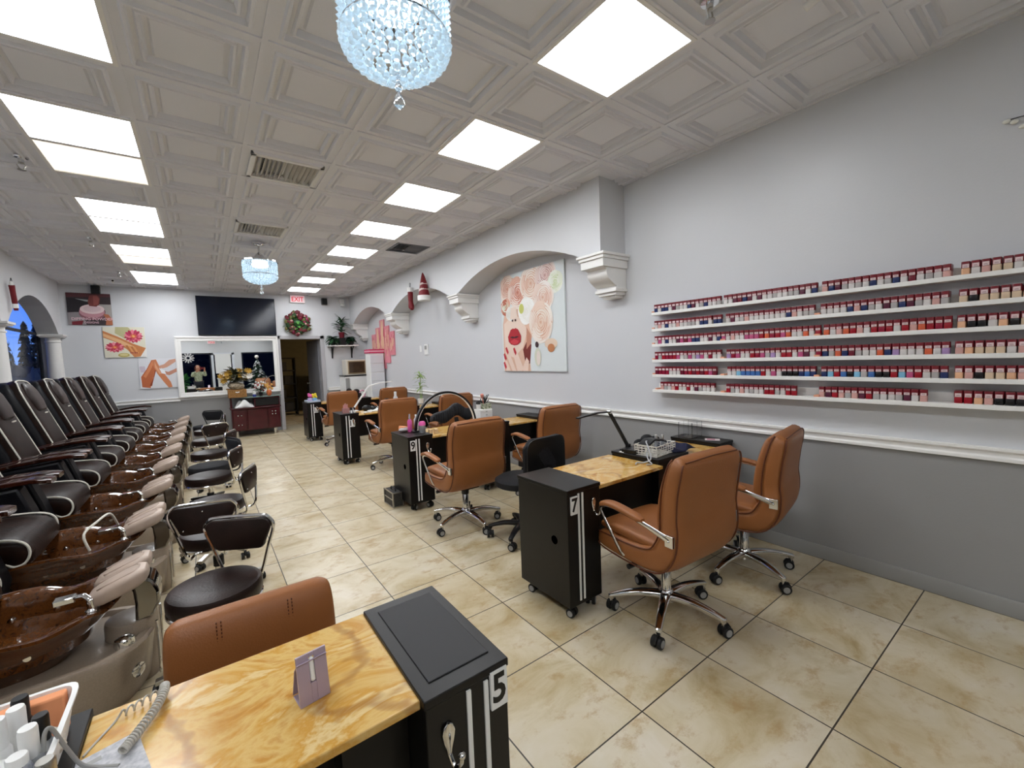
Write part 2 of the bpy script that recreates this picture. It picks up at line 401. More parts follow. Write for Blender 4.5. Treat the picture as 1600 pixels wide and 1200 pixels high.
# ------------------------------------------------------------------ ceiling
CS, CX, CY = .6096, 2.1877, 1.2596
kx0, kx1, ky0, ky1 = -7, 2, -8, 15
lights = {}
for r in (-6,0,2,4,6,8,10,12,14): lights[(-1, r)] = 0
for r in (-6,-5,-3,1,2,4,5,7,8,10,11,13,14): lights[(-5, r)] = 0
lights[(-5,5)] = 1; lights[(-5,11)] = 1
g = G()
steps = [(0,0),(.014,0),(.014,.008),(.055,.008),(.063,-.008),(.075,-.008),(.084,.020),(.102,.020),(.111,.003),(.122,.003),(.132,.034),(.15,.034),(.160,.022)]
for i in range(kx0, kx1+1):
    for j in range(ky0, ky1+1):
        if (i, j) in lights: continue
        x0 = CX+CS*i; y0 = CY+CS*j; x1 = x0+CS; y1 = y0+CS
        if i == kx1-1+1: x1 = XR+.05
        rings = [[(x0+d,y0+d,ZC+h),(x1-d,y0+d,ZC+h),(x1-d,y1-d,ZC+h),(x0+d,y1-d,ZC+h)] for d, h in (steps if x1-x0 > .5 else steps[:1])]
        g.loft(rings, 0, cap=False); g.add(rings[-1], [(3,2,1,0)])
g.box(XL-.6, XR+.2, YF-.3, YB+.2, ZC+.12, ZC+.16)
struct(g.build('ceiling', M_ceil, smooth=0, fix=False))
# ceiling light panels
g = G(); a = .022
for s in ((0,0,CS,a),(0,CS-a,CS,CS),(0,a,a,CS-a),(CS-a,a,CS,CS-a)): g.box(s[0],s[2],s[1],s[3],-.004,.03)
lt = thing('ceiling_light', 'x', 'ceiling light', (0,0,0), 0, 'square ceiling light panels')
fr = g.build('frame', M_trim, lt)
df = G().box(a, CS-a, a, CS-a, .004, .012).build('diffuser', M_diff, lt)
first = True
cnt = {-1: 0, -5: 0}
for (i, r), w in sorted(lights.items(), key=lambda q: (q[0][0], q[0][1])):
    l = lt if first else dup(lt)
    first = False
    l.location = (CX+CS*i, CY+CS*r, ZC)
    col = 'right' if i == -1 else 'left'
    vis = r >= (0 if i == -1 else 2)
    if vis:
        cnt[i] += 1; nm = ORD[cnt[i]-1]
        l['label'] = '%s ceiling light panel in the %s row, %s from the near end in view' % ('warm-tinted' if w else 'bright white', col, nm)
    else:
        cnt[(i,'b')] = cnt.get((i,'b'), 0) + 1
        l['label'] = 'white ceiling light panel behind the camera, %s row, %s from the shop front' % (col, ORD[cnt[(i,'b')]-1])
    if w:
        for c in l.children:
            if c.name.startswith('diffuser'): c.data = c.data.copy(); c.data.materials[0] = M_diffw
# air vents
def vent(x, y, lab, dark=False):
    t = thing('ceiling_vent', lab, 'vent', (x, y, ZC), 0, 'ceiling air vents')
    g = G(); w = .26 if not dark else .24; h = .24
    for q in ((-w,-h,w,-h+.035),(-w,h-.035,w,h),(-w,-h,-w+.035,h),(w-.035,-h,w,h)): g.box(q[0],q[2],q[1],q[3],-.014,.03)
    g.build('frame', M_white if not dark else mat('vent_grey','6b6f78',.5), t, bevel=.003)
    g = G()
    for k in range(14):
        xx = -w+.05+k*(2*w-.1)/13; sl = .018 if k < 7 else -.018
        g.add([(xx-sl,-h+.03,-.008),(xx-sl,h-.03,-.008),(xx+sl,h-.03,.03),(xx+sl,-h+.03,.03)], [(0,1,2,3)])
    g.build('louvre', mat('vent_white','c9c7c2',.5) if not dark else mat('vent_grey','6b6f78',.5), t, solid=.002)
    G().box(-w+.02,w-.02,-h+.02,h-.02,.031,.034).build('backing', mat('vent_dark','0c0d10',.8), t)
vent(.664, 4.01, 'white louvred ceiling vent nearest the camera, with half-open slats')
vent(.664, 5.84, 'white louvred ceiling vent beside the far chandelier')
vent(2.49, 5.84, 'dark grey ceiling vent near the right wall arches', True)
# sprinkler heads
sp = thing('sprinkler_head', 'x', 'sprinkler', (0,0,0), 0, 'ceiling sprinkler heads')
G().lathe([(.045,0),(.04,-.012),(.018,-.014),(.016,-.04)], 20).build('escutcheon', M_chrome, sp)
g = G().lathe([(.011,-.03),(.014,-.045),(.008,-.05)], 14).tube([(.012,0,-.045),(.022,0,-.06),(.012,0,-.085),(0,0,-.09)], .004, 6).tube([(-.012,0,-.045),(-.022,0,-.06),(-.012,0,-.085),(0,0,-.09)], .004, 6)
g.lathe([(.024,-.092),(.024,-.096),(.004,-.096)], 14); g.build('head', M_steel, sp)
for k, (x, y, lab) in enumerate([(2.02,1.10,'chrome sprinkler head beside the nearest right-row light panel'),(-.995,4.79,'sprinkler head on the left ceiling, nearest of the three there'),(-.995,7.25,'sprinkler head on the left ceiling, middle of the three there'),(-.995,9.38,'sprinkler head on the left ceiling, farthest of the three there'),(2.05,7.25,'sprinkler head beside the fifth light panel of the right row'),(2.07,9.49,'sprinkler head in the right light row, close to the back wall')]):
    s = sp if k == 0 else dup(sp)
    s.location = (x, y, ZC+(.022 if k else .012)); s['label'] = lab
# ================================================================== TAN OFFICE CHAIRS
def station_loft(g, sts, mi=0, e=5, n=28):
    """sts: (y, z, thickness, width) along a path in the yz plane"""
    rings = []
    for k, (y, z, th, w) in enumerate(sts):
        a = sts[max(k-1,0)]; b = sts[min(k+1,len(sts)-1)]
        d = V((0, b[0]-a[0], b[1]-a[1])).normalized(); nn = V((0, d.z, -d.y))
        rings.append([V((u, y, z)) + nn*v for u, v in rrect(w, th, n, e)])
    g.loft(rings, mi)
def interp(sts, k=4):
    pts = spline([V((s[0], s[1], s[2])) for s in sts], k); w = spline([V((s[3],0,0)) for s in sts], k)
    return [(p.x, p.y, p.z, q.x) for p, q in zip(pts, w)]
def caster(parent, x, y, ang, r=.03, name='caster', top=.085):
    g = G(); g.M = M.Translation((x, y, 0)) @ M.Rotation(ang, 4, 'Z')
    def cyl(xc, h, rr, mi):
        rings = []
        for q, hh in ((rr*.9,-h/2),(rr,-h/2+.003),(rr,h/2-.003),(rr*.9,h/2)):
            rings.append([(xc+hh, -.012+q*math.cos(2*PI*j/18), r+q*math.sin(2*PI*j/18)) for j in range(18)])
        g.loft(rings, mi)
    cyl(-.017, .02, r, 0); cyl(.017, .02, r, 0); cyl(-.0275, .002, r*.62, 1); cyl(.0275, .002, r*.62, 1)
    g.box(-.007,.007,-.03,.008,.03,.066, 0)
    g.prism([(-.044,.03),(-.044,.045),(-.03,.064),(0,.07),(.01,.06),(.01,.05),(-.012,.05)], -.006, .006, 'x', 0)
    g.lathe([(.009,.05),(.009,top)], 12, (0,0,0), 2)
    return g.build(name, [M_rubber, M_grey, M_chrome], parent)
def five_base(parent, rad=.30, rot=0, m=None, zh=.13, zt=.088, wid=.06):
    g = G(); g.lathe([(.028,zh-.055),(.042,zh-.05),(.045,zh-.01),(.036,zh+.015),(.03,zh+.02)], 24)
    for k in range(5):
        a = rot + 2*PI*k/5; g.M = M.Rotation(a, 4, 'Z'); rings = []
        for t in range(9):
            q = t/8; x = .02+(rad-.01)*q; z = zh-.018+.012*math.sin(q*PI)-(zh-.02-zt)*q*q; w = wid*(1-.42*q); h = .044*(1-.45*q)
            rings.append([(x, u, z+v) for u, v in rrect(w, h, 12, 3)])
        g.loft(rings)
        g.lathe([(.014,zt-.016),(.017,zt-.012),(.017,zt+.008),(.012,zt+.013)], 14, (rad,0,0))
    b = g.build('base', m or M_chrome, parent)
    for k in range(5):
        a = rot + 2*PI*k/5
        caster(parent, rad*math.cos(a), rad*math.sin(a), random.uniform(0, 6.28))
    return b
CHG = 'tan leather office chairs at the manicure tables'
def make_tan_chair():
    t = thing('office_chair', 'x', 'chair', (0,0,0), 0, CHG)
    sh = [(-.262,.968,.045,.44),(-.255,.950,.085,.50),(-.245,.90,.105,.525),(-.225,.80,.115,.535),(-.212,.68,.12,.525),(-.215,.60,.13,.53),(-.20,.52,.15,.545),
          (-.155,.452,.155,.55),(-.08,.425,.14,.55),(.04,.42,.125,.55),(.17,.425,.115,.545),(.25,.43,.095,.53),(.285,.435,.045,.47)]
    g = G(); st = interp(sh, 4); station_loft(g, st)
    g.build('upholstered_shell', M_tan, t)
    g = G()
    for sx in (-1, 1):                               # piping seams: two per side, near the front and back faces
        for off in (-.40, .40):
            pts = []
            for k, (y, z, th, w) in enumerate(st[3:-2]):
                a = st[3+k-1]; b = st[3+k+1]; d = V((0,b[0]-a[0],b[1]-a[1])).normalized(); nn = V((0,d.z,-d.y))
                pts.append(V((sx*(w/2-.004), y, z)) + nn*th*off*.98)
            g.tube(pts, .0045, 6)
    w = .50; y = -.262; g.tube([(-.22,-.285,.955),(0,-.29,.963),(.22,-.285,.955)], .003, 6)
    g.build('piping', M_tanseam, t)
    g = G(); station_loft(g, interp([(.275,.50,.02,.42),(.262,.498,.05,.46),(.15,.502,.07,.485),(0,.495,.07,.48),(-.10,.488,.06,.46),(-.13,.49,.02,.42)], 3), e=4)
    g.build('seat_cushion', M_tan, t)
    g = G(); station_loft(g, interp([(-.195,.93,.02,.38),(-.185,.91,.06,.42),(-.155,.78,.08,.44),(-.138,.65,.085,.44),(-.14,.56,.07,.43),(-.155,.52,.02,.40)], 3), e=4)
    g.build('back_cushion', M_tan, t)
    for sx in (-1, 1):
        x = sx*.29
        g = G(); pts = spline([(x*.955,-.235,.578),(x*.97,-.19,.592),(x*1.03,-.08,.628),(x*1.045,.05,.652),(x*1.045,.15,.655),(x*1.03,.20,.63),(x*1.02,.19,.59),(x*1.0,.13,.50),(x*.97,.075,.415),(x*.9,.06,.385)], 4)
        g.tube(pts, [.021-.0012*min(k,7) for k in range(len(pts))], 10, flat=.42)
        g.cbox((x*.95,-.232,.575), (.018,.045,.058)); g.sph((x*.985,-.232,.575), .006, 8)
        a = g.build('armrest', M_chrome, t, bevel=.003)
        g = G(); pp = [(.11 if False else 0)]
        q = spline([(x*1.02,-.09,.640),(x*1.045,.02,.664),(x*1.05,.12,.673),(x*1.04,.19,.655)], 4); rings = []
        for k, p in enumerate(q):
            s = .55 if k in (0, len(q)-1) else 1
            rings.append([V((p.x+u, p.y, p.z+v)) for u, v in rrect(.058*s, .03*s, 14, 3)])
        g.loft(rings); g.build('arm_pad', M_tan, a)
    g = G().lathe([(.028,.12),(.028,.27),(.024,.275),(.024,.33)], 20); g.build('gas_column', M_chrome, t)
    g = G().lathe([(.034,.275),(.034,.33),(.03,.345)], 18).box(-.09,.09,-.10,.14,.335,.372); g.build('mechanism', M_blackp, t, bevel=.006)
    g = G().tube([(-.08,.02,.352),(-.22,.03,.345)], .007, 8).tube([(-.20,.03,.346),(-.27,.033,.342)], .014, 10); g.build('lever', M_blackp, t)
    five_base(t, .305, R(20))
    return t
tc = make_tan_chair()
chairs = [(2.035,1.385,R(-3),'tan leather office chair nearest the camera, at table 7 beside the number 7 cabinet'),
 (2.86,1.345,R(10),'tan leather office chair at table 7, the one close to the grey wall'),
 (1.83,3.29,R(2),'tan leather office chair at table 9, the one beside the number 9 cabinet'),
 (2.93,3.45,R(1),'tan leather office chair at table 9 near the wall, behind the black ribbed stool'),
 (2.12,5.83,R(2),'tan leather office chair at table 11, the one beside the number 11 cabinet'),
 (3.0,5.78,R(0),'tan leather office chair at table 11 near the wall, behind the arched lamp'),
 (2.0,8.22,R(2),'tan leather office chair at table 13, the one beside the number 13 cabinet'),
 (2.97,8.25,R(0),'tan leather office chair at table 13 farthest back along the right wall')]
for k, (x, y, rz, lab) in enumerate(chairs):
    c = tc if k == 0 else dup(tc)
    c.location = (x, y, 0); c.rotation_euler = (0,0,rz); c['label'] = lab
    for ch in c.children:
        if ch.name.split('.')[0] in ('base','caster'): ch.rotation_euler = (0,0,R([63,32,54,10,40,25,60,5][k])-R(20)-rz)
# low chair with a stitched back, behind table 5
t = thing('desk_chair', 'low tan chair with stitched rounded backrest, pushed up to table 5', 'chair', (.085,1.44,0), PI)
g = G(); station_loft(g, interp([(-.20,.715,.03,.40),(-.195,.70,.07,.455),(-.18,.66,.09,.475),(-.165,.58,.095,.48),(-.16,.50,.09,.475),(-.16,.46,.03,.44)], 4), e=6)
bk = g.build('backrest', M_tan, t)
g = G()
for xx in (-.105, -.093, .093, .105):
    for k in range(24):
        z = .695-k*.011; y = -.1135-max(0,z-.52)*.14
        g.cbox((xx, y, z), (.003,.004,.006))
g.tube([(-.225,-.155,.55),(-.223,-.15,.64),(-.20,-.17,.692),(-.1,-.18,.705),(.1,-.18,.705),(.20,-.17,.692),(.223,-.15,.64),(.225,-.155,.55)], .003, 6)
g.build('stitching', M_tanseam, bk)
g = G(); station_loft(g, interp([(.22,.40,.03,.42),(.2,.40,.08,.46),(0,.40,.09,.47),(-.16,.40,.08,.45),(-.18,.40,.03,.42)], 3)); g.build('seat', M_tan, t)
G().ribbon([(0,-.17,.62),(0,-.21,.5),(0,-.19,.38),(0,-.05,.34)], .06, .014).build('back_bracket', M_blackp, t)
G().lathe([(.027,.11),(.027,.26),(.022,.26),(.022,.355)], 18).build('gas_column', M_chrome, t)
five_base(t, .27, R(10))
# ================================================================== PEDICURE STOOLS
STG = 'dark round stools in front of the pedicure chairs'
def make_stool(black=False, chrome_back=True, r=.195, zs=.45):
    t = thing('rolling_stool', 'x', 'stool', (0,0,0), 0, STG); ml = M_blackcloth if black else M_brownl
    G().lathe([(r*.3,zs-.075),(r*.97,zs-.075),(r,zs-.06),(r,zs-.02),(r*.96,zs-.004),(r*.85,zs+.002),(r*.4,zs+.004),(.001,zs+.004)], 40).build('seat', ml, t)
    g = G(); g.lathe([(r*.985,zs-.095),(r*1.005,zs-.09),(r*1.005,zs-.078),(r*.985,zs-.074)], 40).lathe([(.0,zs-.093),(r*.98,zs-.093),(r*.98,zs-.09)], 32)
    g.build('seat_rim', M_chrome, t)
    g = G().lathe([(.022,.12),(.022,.25),(.016,.255),(.016,.36)], 18); g.build('column', M_chrome, t)
    G().lathe([(.03,.20),(.03,.262),(.026,.268)], 18).build('column_sleeve', M_blackp, t)
    g = G().lathe([(.03,.07),(.036,.075),(.036,.11),(.026,.125)], 20)
    for k in range(5):
        g.M = M.Rotation(2*PI*k/5+.5, 4, 'Z'); g.prism([(.02,.112),(.25,.078),(.25,.058),(.02,.08)], -.017, .017, 'y')
    g.build('base', M_steel if not black else M_blackp, t, bevel=.003)
    for k in range(5):
        a = 2*PI*k/5+.5; caster(t, .235*math.cos(a), .235*math.sin(a), random.uniform(0, 6.28), .025, top=.07)
    # backrest at local -y
    yb = -r-.055
    wT, wB, zB, zT = .165, .125, zs+.06, zs+.225
    poly = []
    for cx, cz, a0 in ((wT-.04,zT-.04,0),(-wT+.04,zT-.04,90),(-wB+.03,zB+.03,180),(wB-.03,zB+.03,270)):
        rr = .04 if cz > zs+.14 else .03
        poly += [(cx+rr*math.cos(R(a0+90*i/5)), cz+rr*math.sin(R(a0+90*i/5))) for i in range(6)]
    g = G()
    rings = []
    for dy, s in ((-.016,.93),(-.014,.98),(-.006,1),(.008,1),(.018,.97),(.022,.9)):
        rings.append([(u*s, yb+dy+.35*(u*s)**2, zB+(zT-zB)/2+(w-(zB+zT)/2)*s) for u, w in poly])
    g.loft(rings); g.build('backrest', ml, t)
    g = G()
    fr = [(-.085,yb+.10,zs-.10),(-.09,yb+.03,zs-.10),(-.10,yb+.0,zs-.06),(-wB-.012,yb+.004,zB),(-wT-.008,yb+.008,zT-.05),(-wT+.015,yb+.006,zT+.0),(-wT+.05,yb+.003,zT+.012),(0,yb-.0,zT+.014)]
    fr = fr + [(-x, y, z) for x, y, z in reversed(fr[:-1])]
    g.tube(spline(fr, 4), .0085, 8, flat=1); g.build('back_frame', M_chrome if not black else M_blackp, t)
    if not black:
        g = G()
        for x, z in ((-.1,zB+.03),(.1,zB+.03),(.0,zT-.03)):
            g.sph((x, yb-.016+.35*x*x, z), .005, 8)
        g.build('screw', M_chrome, t)
    return t
s_br = make_stool(); s_bk = make_stool(True); s_bk['group'] = STG
# (seat x, y, heading of the backrest measured from +x, kind, label)
stools = [(-.02,2.46,R(60),0,'dark brown round stool nearest the camera, its whole seat in view'),
 (.0,3.33,R(257),0,'dark brown round stool second from the camera, back of its chrome frame facing us'),
 (.01,4.02,R(-22),0,'dark brown round stool third from the camera, backrest seen edge-on'),
 (-.02,5.06,R(-22),0,'dark brown round stool fourth from the camera, above two visible casters'),
 (-.005,5.58,R(20),1,'black round stool fifth from the camera, with a plain black backrest'),
 (.0,6.45,R(-22),0,'dark brown round stool sixth from the camera along the pedicure row'),
 (-.01,7.6,R(-66),0,'dark brown stool seventh from the camera with its chrome backrest loop facing us'),
 (.0,8.75,R(-5),0,'dark round stool eighth from the camera, beside the red console cabinet'),
 (-.02,9.45,R(62),1,'black stool with black backrest farthest back, against the grey wall')]
ub = [True, True]
for x, y, a, k, lab in stools:
    src = s_bk if k else s_br
    s = src if ub[k] else dup(src); ub[k] = False
    s.location = (x, y, 0); s.rotation_euler = (0, 0, a+PI/2); s['label'] = lab
# ================================================================== PEDICURE CHAIRS
def make_pedi():
    t = thing('pedicure_chair', 'x', 'pedicure chair', (0,0,0), 0, 'pedicure spa chairs along the left wall')
    # base body: plan outline lofted upwards
    def plan(s, front, zz, w=.30):
        pts = [(-1.95, -w), (-1.0, -w)]
        out = []
        for i in range(13):
            a = -PI/2 + PI*i/12
            out.append((front-.20+.20*math.cos(a)*1.0, (w-.02)*math.sin(a)))
        pl = [(-1.9,-w*s),(-1.3,-w*s),(-.8,-w*s)] + [(x, y*s) for x, y in out] + [(-.8,w*s),(-1.3,w*s),(-1.9,w*s)]
        return [(x, y, zz) for x, y in pl]
    g = G(); g.loft([plan(.96,-.31,0), plan(.98,-.29,.04), plan(1,-.275,.19), plan(1,-.27,.232), plan(.975,-.28,.247), plan(.92,-.31,.247), plan(.88,-.33,.225)])
    g.build('base_body', M_base, t)
    # chrome-trimmed front post and overflow plate
    g = G().lathe([(.095,.0),(.10,.01),(.10,.285),(.095,.30),(.06,.305)], 28, (-.36,.0,0)); g.build('front_post', M_base, t)
    for sy in (-1, 1): G().tube([(-.262,sy*.09,.02),(-.262,sy*.09,.28)], .006, 8).build('chrome_strip', M_chrome, t)
    g = G(); g.M = M.Translation((-.325,-.238,.15)) @ M.Rotation(R(50), 4, 'Z') @ M.Rotation(R(90), 4, 'X'); g.lathe([(.03,0),(.03,.006),(.018,.010),(.004,.011)], 20); g.build('drain_knob', M_chrome, t)
    # brown marbled glass bowl with petal rim
    def rim(u, k):
        a = 2*PI*u; r1 = 1+.035*math.cos(a*8)*k
        return a, r1
    rings = []
    for sc, z, k in ((.50,.18,0),(.60,.22,0),(.74,.30,.2),(.92,.36,.5),(1.0,.39,.8),(1.06,.415,1),(1.10,.425,1),(1.09,.437,1),(1.0,.437,.9),(.93,.425,.7),(.88,.38,.4),(.80,.29,0),(.5,.255,0),(.1,.25,0)):
        ring = []
        for i in range(64):
            a, q = rim(i/64, k); e = 2.6
            ca, sa = math.cos(a), math.sin(a)
            x = .365*math.copysign(abs(ca)**(2/e), ca)*sc*q; y = .265*math.copysign(abs(sa)**(2/e), sa)*sc*q
            ring.append((-.785+x, y, z+.015*k*math.cos(a*8)+.03*k*max(0,-ca)))
        rings.append(ring)
    g = G().loft(rings); g.build('foot_basin', M_bowl, t)
    for sy in (-1, 1):
        for xx in (-.95,-.80,-.65):
            g = G(); g.M = M.Translation((xx, sy*.215, .345)) @ M.Rotation(sy*R(90), 4, 'X'); g.lathe([(.012,-.012),(.012,.004),(.007,.007),(.002,.007)], 12); g.build('water_jet', M_chrome, t)
    # taps and spray
    g = G().lathe([(.022,.40),(.022,.44),(.014,.445),(.014,.49)], 16, (-.47,-.14,0)).tube([(-.47,-.14,.485),(-.49,-.13,.505),(-.53,-.11,.50)], .012, 10)
    g.cbox((-.555,-.10,.495), (.07,.05,.026)); g.build('spray_head', M_chrome, t, bevel=.004)
    g = G().lathe([(.035,.235),(.04,.25),(.035,.275),(.02,.285),(.004,.287)], 20, (-.37,-.16,0)); g.build('faucet_knob', M_chrome, t)
    # foot rest: arm and two pads
    g = G(); pr = [(-.34,.29),(-.275,.30),(-.245,.36),(-.243,.42),(-.262,.475),(-.31,.51),(-.40,.495),(-.34,.45),(-.335,.38)]
    g.prism(pr, -.08, .08, 'y'); g.build('footrest_arm', mat('dark_chrome','8a8680',.1,1), t, bevel=.012)
    for sy in (-1, 1):
        g = G(); rings = []
        for q, (x, z, w, h) in enumerate([(-.488,.462,.07,.03),(-.475,.466,.115,.06),(-.43,.482,.15,.078),(-.36,.507,.165,.082),(-.31,.524,.155,.08),(-.283,.531,.115,.06),(-.272,.533,.07,.03)]):
            rings.append([(x, sy*.084+u, z+v) for u, v in rrect(w, h, 24, 4)])
        g.loft(rings)
        p = g.build('footrest_pad', M_beige, t)
        g = G(); pts = [(-.45,sy*.084-.042,.5145),(-.335,sy*.084-.047,.5545),(-.312,sy*.084-.03,.562),(-.307,sy*.084,.564),(-.312,sy*.084+.03,.562),(-.335,sy*.084+.047,.5545),(-.45,sy*.084+.042,.5145)]
        g.tube(spline(pts, 3), .004, 6); g.build('pad_welt', M_beige, p)
    # seat
    g = G(); rings = []
    for x, zb, zt, w in [(-1.42,.44,.60,.50),(-1.35,.43,.62,.54),(-1.1,.43,.615,.56),(-.95,.43,.605,.56),(-.88,.43,.585,.56),(-.845,.435,.555,.55),(-.83,.45,.51,.53)]:
        rings.append([(x, u, (zb+zt)/2+v) for u, v in rrect(w, zt-zb, 24, 7)])
    g.loft(rings); st = g.build('seat', M_pedi, t)
    for sy in (-1, 1):
        y = sy*.275
        G().tube(spline([(-1.30,y,.612),(-1.1,y,.613),(-.95,y,.602),(-.88,y,.583),(-.845,y,.55),(-.838,y,.50),(-.86,y,.455),(-.90,y,.445),(-.93,y,.47)], 4), .0065, 6).build('seat_piping', M_pipe, st)
    # backrest leaning towards the wall
    def backpt(s): return (-1.30-.30*s, .56+.86*s)
    prof = [(-.02,.48,.10),(.06,.50,.13),(.4,.50,.13),(.7,.49,.14),(.86,.45,.13),(.95,.36,.11),(1.0,.20,.05)]
    g = G(); rings = []
    for s, w, th in prof:
        x, z = backpt(s); rings.append([(x - v*.94, u, z - v*.33 + .0) for u, v in rrect(w, th, 24, 6)])
    g.loft(rings); bk = g.build('backrest', M_pedi, t)
    g = G()
    for sy in (-1, 1):
        pts = []
        for s, w, th in prof[:-1]:
            x, z = backpt(s); pts.append((x+.048, sy*(w/2-.004), z+.02))
        x, z = backpt(.985); pts.append((x+.04, sy*.14, z+.01)); pts.append((x+.03, 0, z+.02))
        g.tube(spline(pts, 4), .0065, 6)
    g.build('back_piping', M_pipe, bk)
    g = G(); rings = []
    for s, w, th in [(-.05,.55,.24),(.3,.56,.26),(.7,.55,.26),(.88,.51,.24),(.96,.41,.20),(1.01,.24,.08)]:
        x, z = backpt(s); x -= .10; z -= .03
        rings.append([(x - v*.94, u, z - v*.33) for u, v in rrect(w, th, 24, 6)])
    g.loft(rings); g.build('back_shell', M_pediside, t)
    g = G(); rings = []
    for s, w, th in [(.60,.20,.03),(.62,.28,.07),(.72,.32,.09),(.84,.31,.085),(.92,.26,.06),(.95,.18,.02)]:
        x, z = backpt(s); x += .055; z += .015
        rings.append([(x - v*.94, u, z - v*.33) for u, v in rrect(w, th, 20, 3.5)])
    g.loft(rings); hp = g.build('headrest', M_brownl, t)
    x, z = backpt(.575); G().cbox((x+.08, .02, z+.02), (.008,.085,.012)).build('zip_tab', M_pipe, hp)
    # sides and armrests
    for sy in (-1, 1):
        g = G(); pr = [(-1.42,.28),(-.93,.28),(-.90,.40),(-.95,.60),(-1.0,.765),(-1.40,.72)]
        g.prism(pr, sy*.30, sy*.44, 'y'); g.build('side_panel', M_pediside, t, bevel=.015)
        g = G(); rings = []
        for x, z, w in [(-1.44,.735,.09),(-1.40,.742,.125),(-1.25,.772,.14),(-1.1,.79,.145),(-.95,.795,.15),(-.88,.785,.15),(-.855,.778,.13)]:
            rings.append([(x, sy*.385+u, z+v) for u, v in rrect(w, .032, 16, 6)])
        g.loft(rings); g.build('armrest', M_wood, t)
    return t
pc = make_pedi()
PY = [2.72, 3.70, 4.66, 5.65, 6.63, 7.59, 8.54, 9.49, 10.44]
for k, y in enumerate(PY):
    c = pc if k == 0 else dup(pc)
    c.location = (0, y, 0)
    c['label'] = ('pedicure chair with its basin cut by the left picture edge, nearest footrest in view' if k == 0 else
      'dark brown pedicure chair against the back wall, farthest in the left row' if k == 8 else
      'dark brown pedicure chair with marbled basin, footrest %s from the camera in the left row' % ORD[k])
    if k == 1:
        g = G(); g.tube(spline([(-.62,-.19,.42),(-.64,-.18,.52),(-.60,-.05,.55),(-.56,.1,.55),(-.54,.2,.44)], 5), .007, 8); g.build('hose', M_pipe, c)
# ================================================================== MANICURE TABLES
M_plate = mat('number_plate', 'ececea', .4); M_ink = mat('black_ink', '0c0c0c', .5)
def cabinet(root, x0, x1, y0, y1, zt, num=None, stripes=None, hook=None, px=None, hole=False, name='cabinet', lip=True, zp=None, casters=True):
    g = G(); g.box(x0, x1, y0, y1, .075, zt-.022)
    c = g.build(name, M_black, root, bevel=.003)
    g = G().box(x0-.004, x1+.004, y0-.004, y1+.004, zt-.022, zt); g.build('cabinet_top', M_black, c, bevel=.003)
    if casters:
        for x in (x0+.045, x1-.045):
            for y in (y0+.05, y1-.05): caster(c, x, y, random.choice((.3, 1.2, 2.2)), .027, top=.08)
    if stripes:
        for sx in stripes: G().box(sx-.006, sx+.006, y0-.005, y0+.002, .10, zt-.03).build('stripe', M_plate, c)
    if num:
        g = G(); z = zp or zt-.085; w = .05 if len(num) == 1 else .075
        g.box(px-w/2, px+w/2, y0-.008, y0+.001, z-.05, z+.05, 0)
        g.text(num, .105, M.Translation((px, y0-.0085, z)) @ M.Rotation(R(90), 4, 'X') @ M.Diagonal((.85,1,1,1)), 1, bold=.025)
        g.build('number_plate', [M_plate, M_ink], c)
    if hook:
        hz_ = zt-.11; g = G()
        rings = []
        for k, (dz, w) in enumerate([(.032,.008),(.026,.024),(.008,.034),(-.015,.026),(-.035,.014),(-.05,.009)]):
            rings.append([(hook+u, y0-.006-v, hz_+dz) for u, v in rrect(w, .009, 14, 2)])
        g.loft(rings); g.tube(spline([(hook,y0-.008,hz_-.045),(hook+.004,y0-.022,hz_-.065),(hook+.012,y0-.038,hz_-.055),(hook+.014,y0-.042,hz_-.035)], 4), .005, 8); g.sph((hook+.014,y0-.042,hz_-.032), .009, 10)
        g.build('hook', M_chrome, c)
    if hole:
        yh = y0+.115; g = G(); g.M = M.Translation((x0-.002, yh, .435)) @ M.Rotation(R(90), 4, 'Y')
        g.lathe([(.001,0),(.025,0),(.025,.004),(.001,.004)], 20); g.build('cable_hole', mat('hole_black','000000',1,spec=0), c)
    return c
TG = 'black manicure tables with yellow stone tops'
def table(num, y0, label, full=True, xs=(1.555,1.812,2.44,2.79,3.20,3.395), hole=True, order='nsh'):
    t = thing('manicure_table', label, 'table', (0,0,0), 0, TG)
    y1 = y0+.445; a, b, c, d, e, f = xs
    px, st, hk = {'nsh': (a+.045, (a+.082, a+.112), a+.20), 'shn': (a+.155, (a+.075, a+.115), a+.17)}[order]
    cabinet(t, a, b, y0, y1, .745, num, st, hk, px, hole, zp=.655 if order == 'nsh' else .60)
    if full:
        cabinet(t, c, d, y0+.04, y1, .755, name='middle_cabinet'); cabinet(t, e, f, y0+.02, y1, .755, name='end_cabinet')
        G().box(d+.003, e-.003, y0+.02, y1-.01, .70, .722).build('stone_top', M_stone, t, bevel=.003)
        G().box(d, e, y0+.10, y0+.118, .38, .70).build('modesty_panel', M_black, t)
    G().box(b+.003, c-.003, y0+.005, y1+.03, .70, .722).build('stone_top', M_stone, t, bevel=.003)
    G().box(b, c, y0+.10, y0+.118, .38, .70).build('modesty_panel', M_black, t)
    return t
table('7', 1.665, 'black manicure table with number 7 plate and yellow stone top, nearest the shelf wall')
table('9', 3.88, 'black manicure table with number 9 plate and an arched lamp on it')
table('11', 6.36, 'black manicure table with number 11 plate and white angle lamp on it', order='shn')
table('13', 8.80, 'black manicure table with number 13 plate, farthest along the wall', order='shn')
